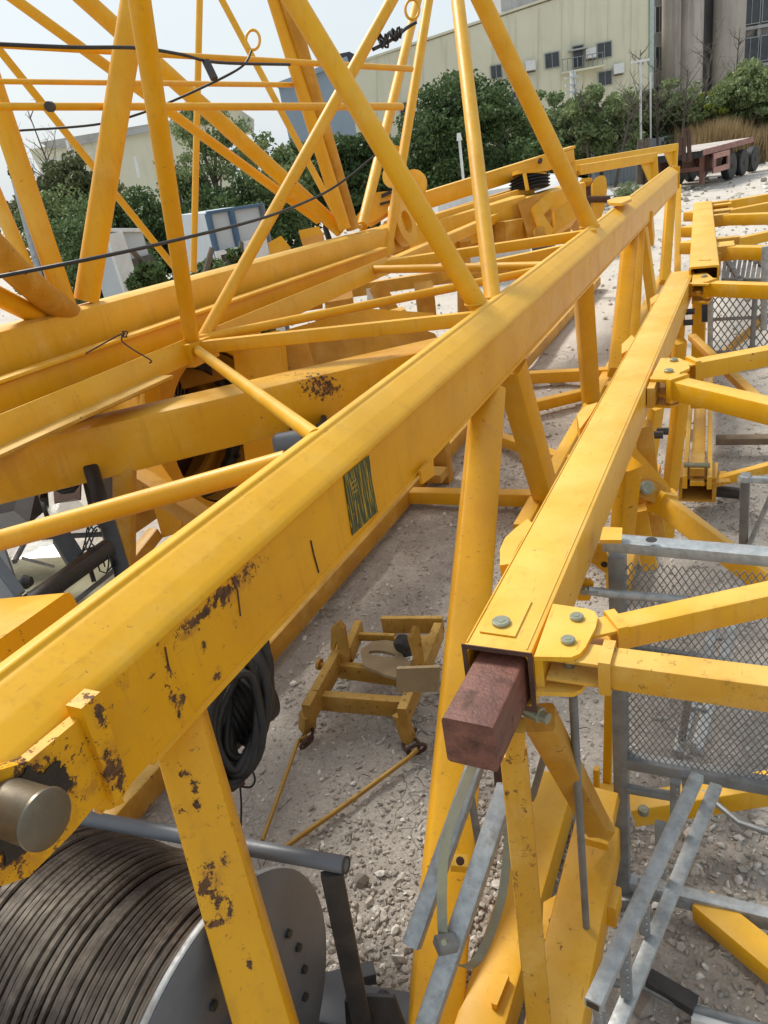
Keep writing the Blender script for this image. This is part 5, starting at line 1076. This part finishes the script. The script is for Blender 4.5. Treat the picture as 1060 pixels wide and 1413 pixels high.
part(bld, 'corner_strip', MB().beam(onB(898, 190, .1), onB(900, -40, .1), .35, .2), metal('pale_green_trim', (.42,.50,.46), (.36,.44,.41), .6, 0))
FrameB = metal('grey_window_frame', (.30,.31,.30), (.25,.26,.25), .6, 0)
for u, v, w_, h_, b_ in ((685, 99, 1.2, 1.4, 1), (762, 83, 1.5, 1.6, 1), (834, 69, 1.5, 1.6, 1), (713, 138, 1.3, 1.9, 1), (726, 136, .9, 1.9, 0), (835, 108, 1.4, 1.5, 1), (798, 78, 1.1, 2.3, 0), (560, 150, 1.3, 1.4, 1), (470, 185, 1.3, 1.4, 1)):
    window(bld, onB(u, v, .05), eB, w_*.8, h_*.72, b_, FrameB)
for k in range(12):
    u_ = 520+k*32; vt_ = np.interp(u_, [435, 512, 591, 699, 760, 902], [108, 81, 57, 21, 1, -48]); part(bld, 'wall_seam', MB().beam(onB(u_, vt_+6, .03), onB(u_-3, 240, .03)*np.array((1, 1, 0)), .03, .04), BeigeW)
bal = part(bld, 'balcony', MB().box(onB(803, 97, .6), eB*3.6, nB*-1.3, (0, 0, .15)), BeigeW)
for k in range(9): part(bal, 'rail_post', MB().box(onB(803, 97, 1.2)+eB*(k*.42-1.7)+np.array((0, 0, .5)), eB*.05, nB*.05, (0, 0, 1.0)), GalvD)
part(bal, 'rail', MB().box(onB(803, 97, 1.2)+np.array((0, 0, 1.0)), eB*3.5, nB*.06, (0, 0, .06)), GalvD)
part(bld, 'canopy', MB().box(onB(797, 69, .5), eB*1.6, nB*-1.0, (0, 0, .1)), GreyW)
for u, v in ((732, 91), (706, 99), (815, 74), (853, 95)):
    ac = part(bld, 'air_conditioner', MB().beam(onB(u, v, .1)-nB*.1, onB(u, v, .1)-nB*.6, .85, .75, ch=.04), WhiteP)
    part(ac, 'support', MB().box(onB(u, v, .35)-np.array((0, 0, .48)), eB*.8, nB*.5, (0, 0, .06)), RustD)
# concrete tower block on the right
tw = thing('tower_block', 'tall grey unfinished tower block with stained concrete shafts and dark window bays at upper right', 'tower block', B(980, 150, 88)*np.array((1, 1, 0)))
def T(u, b, z=0): p = B(u, 100, b); p[2] = z; return p
def slabu(name, u0, u1, b, z0, z1, mat, th=.6): return wallbox(tw, name, T(u0, b), T(u1, b), z0, z1, th, mat)
slabu('back_wall', 902, 1130, 90, 0, 30, GreyW); ZT = 26
def shaft(u0, u1, b, mat):
    c0, c1 = T(u0, b), T(u1, b); c = (c0+c1)/2; r_ = np.linalg.norm(c1-c0)/2; return part(tw, 'concrete_shaft', MB().lathe(c, (0, 0, 1), [(0, r_), (ZT+4, r_)], 28), mat)
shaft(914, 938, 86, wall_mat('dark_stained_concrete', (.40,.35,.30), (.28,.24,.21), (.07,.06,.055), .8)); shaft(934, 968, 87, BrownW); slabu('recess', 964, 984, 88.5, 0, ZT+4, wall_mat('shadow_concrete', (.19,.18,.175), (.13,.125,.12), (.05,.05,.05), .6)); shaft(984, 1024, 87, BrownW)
eT = nrm(T(1060, 88)-T(1000, 88))
zc0 = B(1032, 16, 89)[2]; FrameG = metal('pale_window_frame', (.38,.39,.39), (.32,.33,.33), .6, 0)
for fl in range(-2, 4):
    z_ = zc0-fl*3.55
    for u in (1032, 1057, 1082): window(tw, T(u, 89.2, z_)-FW*.2, eT, 1.75, 2.3, 1, FrameG)
    window(tw, T(908.5, 88.8, z_+.6)-FW*.2, eT, .8, 2.3, 1, FrameG)
    part(tw, 'floor_slab', MB().box(T(1068, 89.5, z_-1.5), eT*8.6, FW*1.0, (0, 0, .3)), GreyW)
for u in (1020, 1045, 1069): slabu('pilaster', u-2.4, u+2.4, 89.4, 0, 30, GreyW, .4)
# roof pieces and slab peeking over the warehouse
up_ = thing('distant_block', 'pale grey high block with ribbon windows peeking over the warehouse roof', 'building', B(740, 0, 130)*np.array((1, 1, 0)))
wallbox(up_, 'wall', T(698, 130)*1.0, T(800, 130), 0, 29, 8, GreyW)
for z_ in (19.2, 22.4, 25.6):
    for u in (704, 716, 728, 742, 756): window(up_, T(u, 129.8, z_), eT, 1.5, 1.3, 1)
sh = thing('blue_grey_shed', 'blue grey shed wall with a dark vent roof left of the warehouse', 'shed', T(420, 62))
pts5 = [B(u, v, 62) for u, v in ((385, 118), (398, 112), (472, 88), (476, 86))]
q0, q1 = T(384, 62), T(478, 62); part(sh, 'wall', MB().prism([q0, q1, B(478, 84, 62), B(384, 119, 62)], FW*10), BlueG)
part(sh, 'roof_edge', MB().beam(B(382, 118, 61.8), B(480, 82, 61.8), .5, .35), BlueG); part(sh, 'ridge_vent', MB().prism([B(u, v, 66) for u, v in ((462, 85), (468, 74), (482, 71), (492, 76), (494, 84))], FW*3), RoofM)
lb = thing('cream_shed', 'cream low building with overhanging roof and dark windows at upper left among the trees', 'building', T(140, 55))
part(lb, 'front_wall', MB().prism([T(40, 52), T(300, 58), B(300, 172, 58), B(235, 172, 56), B(70, 201, 52.7), B(40, 206, 52)], FW*.5), BeigeW)
part(lb, 'roof', MB().prism([B(55, 196, 52), B(235, 166, 56), B(238, 176, 56), B(70, 206, 52.5)], FW*14), GreyW); part(lb, 'roof_face', MB().prism([B(235, 164, 56), B(330, 150, 60), B(330, 176, 60), B(235, 176, 56)], FW*12), BeigeW)
eL = nrm(T(300, 58)-T(40, 52))
for u, v, w_ in ((83, 232, 2.2), (125, 224, 1.6), (173, 217, 1.6), (206, 232, .9)): window(lb, B(u, v, 52+(u-40)*.023)-FW*.3, eL, w_, 1.0, 2)
for u0, v0, u1, v1 in ((92, 193, 106, 250), (186, 216, 192, 245)): part(lb, 'downpipe', MB().tube([B(u0, v0, 52.5), B(u1, v1, 52.5)], .1, 8), WhiteP)
# cabins behind the left sections
def cabin(label, u0, v0, u1, v1, b0, b1, dp_):
    p0, p1 = B(u0, v0, b0), B(u1, v1, b1); t = thing('site_cabin', label, 'cabin', ((p0+p1)/2)*np.array((1, 1, 0))); e = nrm((p1-p0)*np.array((1, 1, 0)))
    q0, q1 = p0*np.array((1, 1, 0)), p1*np.array((1, 1, 0)); n_ = np.array((-e[1], e[0], 0)); n_ = n_ if n_.dot(FW) > 0 else -n_
    part(t, 'front_wall', MB().prism([q0, q1, p1, p0], n_*dp_), WhiteW); part(t, 'roof_edge', MB().beam(p0-n_*.03, p1-n_*.03, .06, .05), BlueP if dp_ > 1 else WhiteP)
    return t, q0, q1, e, n_, (p0[2]+p1[2])/2
t, q0, q1, e, n_, zt = cabin('white site cabin with blue corner posts behind the boom pipes', 284, 294, 362, 282, 13.2, 13.6, 2.3)
for k in (.02, .42, .97): c = q0+(q1-q0)*k; part(t, 'corner_post', MB().beam(c-n_*.03, c-n_*.03+(0, 0, zt), .09, .07), BlueP if k < .9 else GreyP)
window(t, q0+(q1-q0)*.27+(0, 0, 1.5)-n_*.03, e, .5, .7, 0); part(t, 'door', MB().box(q0+(q1-q0)*.7-n_*.02+np.array((0, 0, 1.0)), e*.5, n_*.05, (0, 0, 1.9)), WhiteP)
t, q0, q1, e, n_, zt = cabin('smaller pale cabin with a dark opening at left behind the fat pipes', 146, 318, 196, 318, 11, 11.6, .4)
part(t, 'dark_opening', MB().box(q0+(q1-q0)*.6-n_*.02+np.array((0, 0, 1.5)), e*.6, n_*.06, (0, 0, 1.2)), Glass); part(t, 'door_leaf', MB().prism([q0-n_*.1, q0-n_*.1+e*.3, q0-n_*.1+e*.2+(0, 0, zt), q0-n_*.1-e*.1+(0, 0, zt)], n_*.05), WhiteP)
part(t, 'counter', MB().box(q0+(q1-q0)*.95-n_*.3+np.array((0, 0, 1.1)), e*1.4, n_*.5, (0, 0, .12)), WhiteP)
lone(20, 250, 60, 400, dict(d=9.5), dict(d=9), .07, .07, GalvD, 'slim grey leaning pole behind the left pipes', 'pole', 'pole')
# fence
fn = thing('sheet_fence', 'pale corrugated sheet fence behind the portal bars', 'fence', T(850, 40))
eF = nrm(T(915, 41)-T(815, 40))
for k in range(26):
    p = T(815, 40)+eF*k*.2; part(fn, 'sheet', MB().beam(p, p+(0, 0, 1.75+.02*(k % 2)), .19, .05 if k % 2 else .09), WhiteW)
fn2 = thing('mesh_fence', 'grey wire mesh fence panel right of the sheet fence', 'fence', T(930, 40))
for k in range(14):
    p = T(918, 40)+eF*k*.3; part(fn2, 'post', MB().beam(p, p+(0, 0, 1.6), .05, .05), GalvD)
for z_ in (.5, 1.0, 1.55): part(fn2, 'rail', MB().beam(T(918, 40)+(0, 0, z_), T(918, 40)+eF*3.9+(0, 0, z_), .04, .04), GalvD)
def lamp(u, vt, b, label, wd=.12, name='white_pole'):
    t = thing(name, label, 'pole', T(u, b)); h_ = B(u, vt, b)[2]; part(t, 'pole', MB().tube([T(u, b), T(u, b)+(0, 0, h_)], wd, 10), WhiteP); return t, h_
t, h_ = lamp(884, 84, 38, 'white pole with a crossbar head among the bare trees', .05); part(t, 'crossbar', MB().box(T(884, 38, h_), RT*.8, FW*.1, (0, 0, .10)), WhiteP)
t, h_ = lamp(898, 100, 39, 'second thinner white pole beside the warehouse corner', .04)
t, h_ = lamp(625, 190, 24, 'short white post at the foot of the dark tree', .04); part(t, 'cap', MB().lathe(T(625, 24, h_), (0, 0, 1), [(-.1, .08), (.1, .05)], 10), WhiteP)
t, h_ = lamp(789, 98, 46, 'pale lattice mast standing behind the trees below the balcony', .1, 'lattice_pole')
for k in range(16): part(t, 'rung', MB().box(T(789, 45.8, h_-.3-k*.35), RT*.75, FW*.1, (0, 0, .09)), WhiteP)
part(t, 'side_rail', MB().beam(T(793, 46), T(793, 46)+(0, 0, h_), .1, .1), WhiteP)
tarp = P(745, 262, d=19); 
tp = thing('white_bag', 'white tarp heap beyond the crane head', 'tarp', T(755, 19)); 
mb = MB(); c = P(745, 250, d=18); 
mb.loft([[c+RT*(1.6*r_*math.cos(a_))+FW*(1.0*r_*math.sin(a_))+np.array((0, 0, .5*(1-r_*r_)+.05*math.sin(5*a_)-.4)) for a_ in np.linspace(0, 6.283, 25)[:-1]] for r_ in (1.1, .9, .7, .45, .2, .02)])
part(tp, 'cover', mb, WhiteP); mem(tp, 'stand', c*np.array((1, 1, 0)), c-(0, 0, .2), .5, .5, GreyP)
wt = P(650, 258, d=17); tp2 = thing('white_van_roof', 'rounded white vehicle roof showing behind the upper channel', 'vehicle', wt*np.array((1, 1, 0)))
part(tp2, 'body', MB().beam(wt-RT*.9-np.array((0, 0, .85)), wt+RT*1.1-np.array((0, 0, .85)), 1.5, 1.7, ch=.35), WhiteP)
part(tp2, 'window', MB().box(wt+RT*.1-FW*.76-np.array((0, 0, .5)), RT*1.2, FW*.03, (0, 0, .35)), Glass)

# ------------------------------------------------------------------ vegetation
def cards(cent, size, n, sizes, flat=.35, asp=.55, droop=.0):
    """n leaf quads spread in the ellipsoid (cent, size)"""
    d = rng.normal(size=(n, 3)); d /= np.linalg.norm(d, axis=1)[:, None]; r = rng.random(n)**.45
    c = cent+d*r[:, None]*size; a = rng.normal(size=(n, 3)); a[:, 2] -= droop; a /= np.linalg.norm(a, axis=1)[:, None]
    b = np.cross(a, rng.normal(size=(n, 3))); b /= np.linalg.norm(b, axis=1)[:, None]
    s = sizes*rng.uniform(.6, 1.3, n)[:, None]; a = a*s; b = b*s*asp
    return np.stack([c-a, c+b, c+a, c-b], 1).reshape(-1, 3)
def tree(u, vtop, b, pxw, label, lf, kind='tree', n=9000, leaf=.13, bottom=.25, clumps=34, group=None, bark=BarkM, lean=0, trunk=.11, spread=1.0, name='broadleaf_tree', clr=.22):
    base = T(u, b); hgt = B(u, vtop+6, b)[2]; wd = pxw*b/F/2*1.05; n = int(n*1.7); clumps = int(clumps*1.5); leaf = leaf*min(1.0, max(.45, b/38))*.82
    base[2] = 0; t = thing(name, label, kind, base, group); cz0 = hgt*bottom; cc = base+np.array((lean, 0, (hgt+cz0)/2)); rz = (hgt-cz0)/2
    tb_ = MB(); topz = hgt*.85
    tr_ = [base+np.array((lean*k/6+.12*rng.normal()*(k > 0), .12*rng.normal()*(k > 0), topz*k/6)) for k in range(7)]; tb_.tube(tr_, trunk*1.2, 8, r2=trunk*.3)
    allc = []
    for k in range(clumps):
        d = rng.normal(size=3); d /= np.linalg.norm(d); rr = rng.uniform(.3, .9 if b > 15 else .62)
        c = cc+d*rr*np.array((wd, wd, rz)); c[2] = max(c[2], .35); s = np.array((wd, wd, min(rz, wd*1.2)))*rng.uniform(.12 if b > 15 else .25, clr+(.12 if b > 15 else .22))*np.array((1, 1, .7))
        c[2] = min(c[2], hgt-s[2]*.9)
        allc.append(cards(c, s, max(8, int(n/clumps*rng.uniform(.5, 1.5))), leaf))
        if k < 14:
            j = rng.integers(1, 5); p0 = tr_[j]; md = (p0+c)/2+np.array((0, 0, .2)); tb_.tube([p0, md, c], trunk*.35, 5, r2=trunk*.08)
    part(t, 'trunk', tb_, bark)
    v = np.concatenate(allc)-org(t); f = np.arange(len(v)).reshape(-1, 4)
    o = bpy.data.objects.new('crown', npmesh('crown', v, f, lf)); C.objects.link(o); o.parent = t
    return t
G1 = None
tree(628, 84, 34, 190, 'large dense dark green tree in the centre in front of the warehouse', LfDark, n=26000, clumps=70, leaf=.12, bottom=.05, trunk=.22)
tree(478, 165, 32, 130, 'rounded dark tree left of the large central tree', LfDark, n=13000, clumps=50, bottom=.05)
tree(545, 150, 38, 110, 'mid green tree filling the gap below the warehouse eave', LfMid, n=10000, clumps=44, bottom=.05)
tree(415, 175, 34, 120, 'dark bushy tree below the blue grey shed', LfDark, n=12000, clumps=44, bottom=.05)
tree(345, 178, 30, 110, 'dark bushy tree with a ragged top behind the white cabin', LfMid, n=11000, clumps=44, bottom=.05)
tree(262, 128, 24, 150, 'light green airy tree spreading in front of the cream shed', LfPale, n=5200, clumps=46, bottom=.45, leaf=.10, clr=.10)
tree(300, 215, 22, 170, 'dark shrubby tree low behind the thin vertical post', LfDark, n=14000, clumps=50, bottom=.02)
tree(205, 240, 24, 150, 'dark green bush under the cream shed windows', LfDark, n=13000, clumps=50, bottom=.02)
tree(110, 255, 22, 170, 'dense dark bush behind the fat left pipes', LfDark, n=14000, clumps=55, bottom=.02)
tree(40, 190, 26, 150, 'dry brownish tree near the left edge', LfBrown, n=9000, clumps=46, bottom=.2, clr=.12)
tree(15, 235, 20, 150, 'green bush at the far left edge', LfMid, n=11000, clumps=46, bottom=.02)
tree(70, 275, 18, 150, 'low leafy shrub beneath the brownish tree', LfDark, n=10000, clumps=50, bottom=.0)
tree(715, 150, 36, 110, 'green tree just right of the large dark tree', LfMid, n=11000, clumps=46, bottom=.05)
tree(766, 108, 42, 110, 'grey green thin tree below the warehouse windows', LfPale, n=6500, clumps=50, bottom=.12, clr=.13)
tree(738, 170, 30, 90, 'low dark bush behind the sheave block', LfDark, n=8000, clumps=40, bottom=.0)
tree(825, 98, 40, 110, 'sparse olive tree beside the lattice mast', LfPale, n=8200, clumps=60, bottom=.1, clr=.13, trunk=.09)
tree(868, 112, 42, 90, 'sparse olive tree before the warehouse corner', LfBrown, n=8200, clumps=56, bottom=.12, clr=.13, trunk=.08)
tree(800, 150, 44, 110, 'shaded green hedge tree behind the sheet fence', LfMid, n=9000, clumps=44, bottom=.0)
tree(922, 100, 42, 110, 'green tree in front of the stained shafts', LfPale, n=4200, clumps=40, bottom=.25, clr=.16)
tree(965, 112, 43, 120, 'green tree growing behind the trailer', LfPale, n=5200, clumps=46, bottom=.2)
tree(1000, 140, 48, 130, 'dark green hedge tree behind the dry grass', LfDark, n=8000, clumps=40, bottom=.0)
tree(1045, 66, 40, 120, 'bright green leafy tree at the right edge', LfPale, n=9000, clumps=50, bottom=.3, clr=.16)
tree(1060, 120, 44, 120, 'dark green tree low at the right edge', LfDark, n=10000, clumps=46, bottom=.0)
tree(880, 145, 44, 120, 'dull green bush behind the white poles', LfMid, n=9000, clumps=40, bottom=.0)
tree(985, 108, 41, 80, 'thin yellow green young tree before the concrete shafts', LfYel, n=1100, clumps=22, bottom=.55, clr=.08, trunk=.07)
tree(580, 200, 40, 120, 'shaded bush under the large central tree', LfDark, n=9000, clumps=40, bottom=0)
tree(658, 195, 40, 110, 'shaded bush right under the large central tree', LfDark, n=9000, clumps=40, bottom=0)
tree(118, 300, 10, 70, 'dark bush low between the two fattest left pipes', LfDark, n=9000, clumps=40, bottom=0, leaf=.13)
tree(225, 300, 10, 90, 'low dark bush in front of the smaller pale cabin', LfDark, n=9000, clumps=40, bottom=0, leaf=.13)
tree(275, 296, 10.5, 70, 'dark bush overlapping the left end of the blue trimmed cabin', LfDark, n=6000, clumps=34, bottom=0, leaf=.13)
# bare saplings
def bare(u, vt, b, label, lean=.4, lf=0):
    base = T(u, b); h_ = B(u, vt, b)[2]; t = thing('bare_tree', label, 'tree', base); mb = MB(); tr_ = [base+np.array((lean*k/8, 0, h_*k/8)) for k in range(9)]; mb.tube(tr_, .085, 7, r2=.015)
    for k in range(26):
        j = rng.uniform(.35, .97); p0 = base+np.array((lean*j, 0, h_*j)); a_ = rng.uniform(0, 6.28); ln = rng.uniform(.5, 1.6)*(1.2-j)*2; d = np.array((math.cos(a_), math.sin(a_), rng.uniform(.6, 1.6)))
        p1 = p0+nrm(d)*ln; mb.tube([p0, (p0+p1)/2+rng.normal(0, .06, 3), p1], .022, 4, r2=.006); 
        for _ in range(3): q_ = p0+(p1-p0)*rng.uniform(.4, 1); mb.tube([q_, q_+nrm(rng.normal(size=3)+(0, 0, .8))*ln*.35], .009, 3, r2=.004)
    part(t, 'trunk', mb, BarkM); return t
bare(960, 30, 41, 'tall bare sapling with forked twigs in front of the concrete shafts', .9)
bare(846, 130, 38, 'leaning pale bare trunk beside the portal bars', .9); bare(910, 90, 40, 'slim bare trunk right of the white poles', -.2); bare(812, 120, 39, 'slim forked bare tree behind the fence end', -.4)
bare(878, 70, 41, 'bare twiggy tree rising past the warehouse corner', .2); bare(940, 95, 39, 'bare grey sapling behind the trailer stakes', .3)
bare(1010, 40, 43, 'bare twiggy crown before the window bays', .3)
bare(40, 150, 30, 'bare twigs above the bushes near the left edge', -.6)
# stacked dark stems behind the boom tip
for u, lab in ((882, 'thick grey trunk behind the portal uprights'), (893, 'shorter grey trunk beside the thick one')):
    t = thing('tree_stump', lab, 'trunk', T(u, 33)); part(t, 'trunk', MB().tube([T(u, 33), T(u, 33)+(0.05, 0, 2.0)], .17, 10, r2=.13), BarkM)
# dry grass bank
gb = []; n_ = 34000
uu = rng.uniform(905, 1130, n_); bb2 = rng.uniform(38, 46, n_)
for i in range(0, n_): pass
r0 = np.array([(T(955, 37.5)), (T(1180, 37.5)), (T(925, 43)), (T(1180, 43))])
a_ = rng.random(n_)[:, None]; b_ = rng.random(n_)[:, None]; base = (r0[0]*(1-a_)+r0[1]*a_)*(1-b_)+(r0[2]*(1-a_)+r0[3]*a_)*b_
hh = (1.1+1.0*vnoise(base[:, 0]*.6, base[:, 1]*.6, 21))[:, None]*rng.uniform(.6, 1.2, (n_, 1)); tip = base+np.concatenate([rng.normal(0, .16, (n_, 2)), np.ones((n_, 1))], 1)*hh
sd2 = rng.normal(size=(n_, 3)); sd2[:, 2] = 0; sd2 /= np.linalg.norm(sd2, axis=1)[:, None]
v = np.stack([base-sd2*.035, base+sd2*.035, tip], 1).reshape(-1, 3)
o = bpy.data.objects.new('dry_grass', npmesh('dry_grass', v, np.arange(len(v)).reshape(-1, 3), GrassM)); C.objects.link(o); tag(o, 'tall dry brown grass on the bank behind the trailer', kind='stuff')
c = P(866, 268, z=.5); v = cards(c, np.array((.45, .45, .45)), 900, .10, asp=.12)
tf = solo('grass_tuft', MB().tube([c*np.array((1, 1, 0)), c], .03, 5), LfDark, 'green spiky tuft growing on the rubble heap', 'plant'); tf2 = bpy.data.objects.new('blades', npmesh('blades', v, np.arange(len(v)).reshape(-1, 4), LfMid)); C.objects.link(tf2); tf2.parent = tf
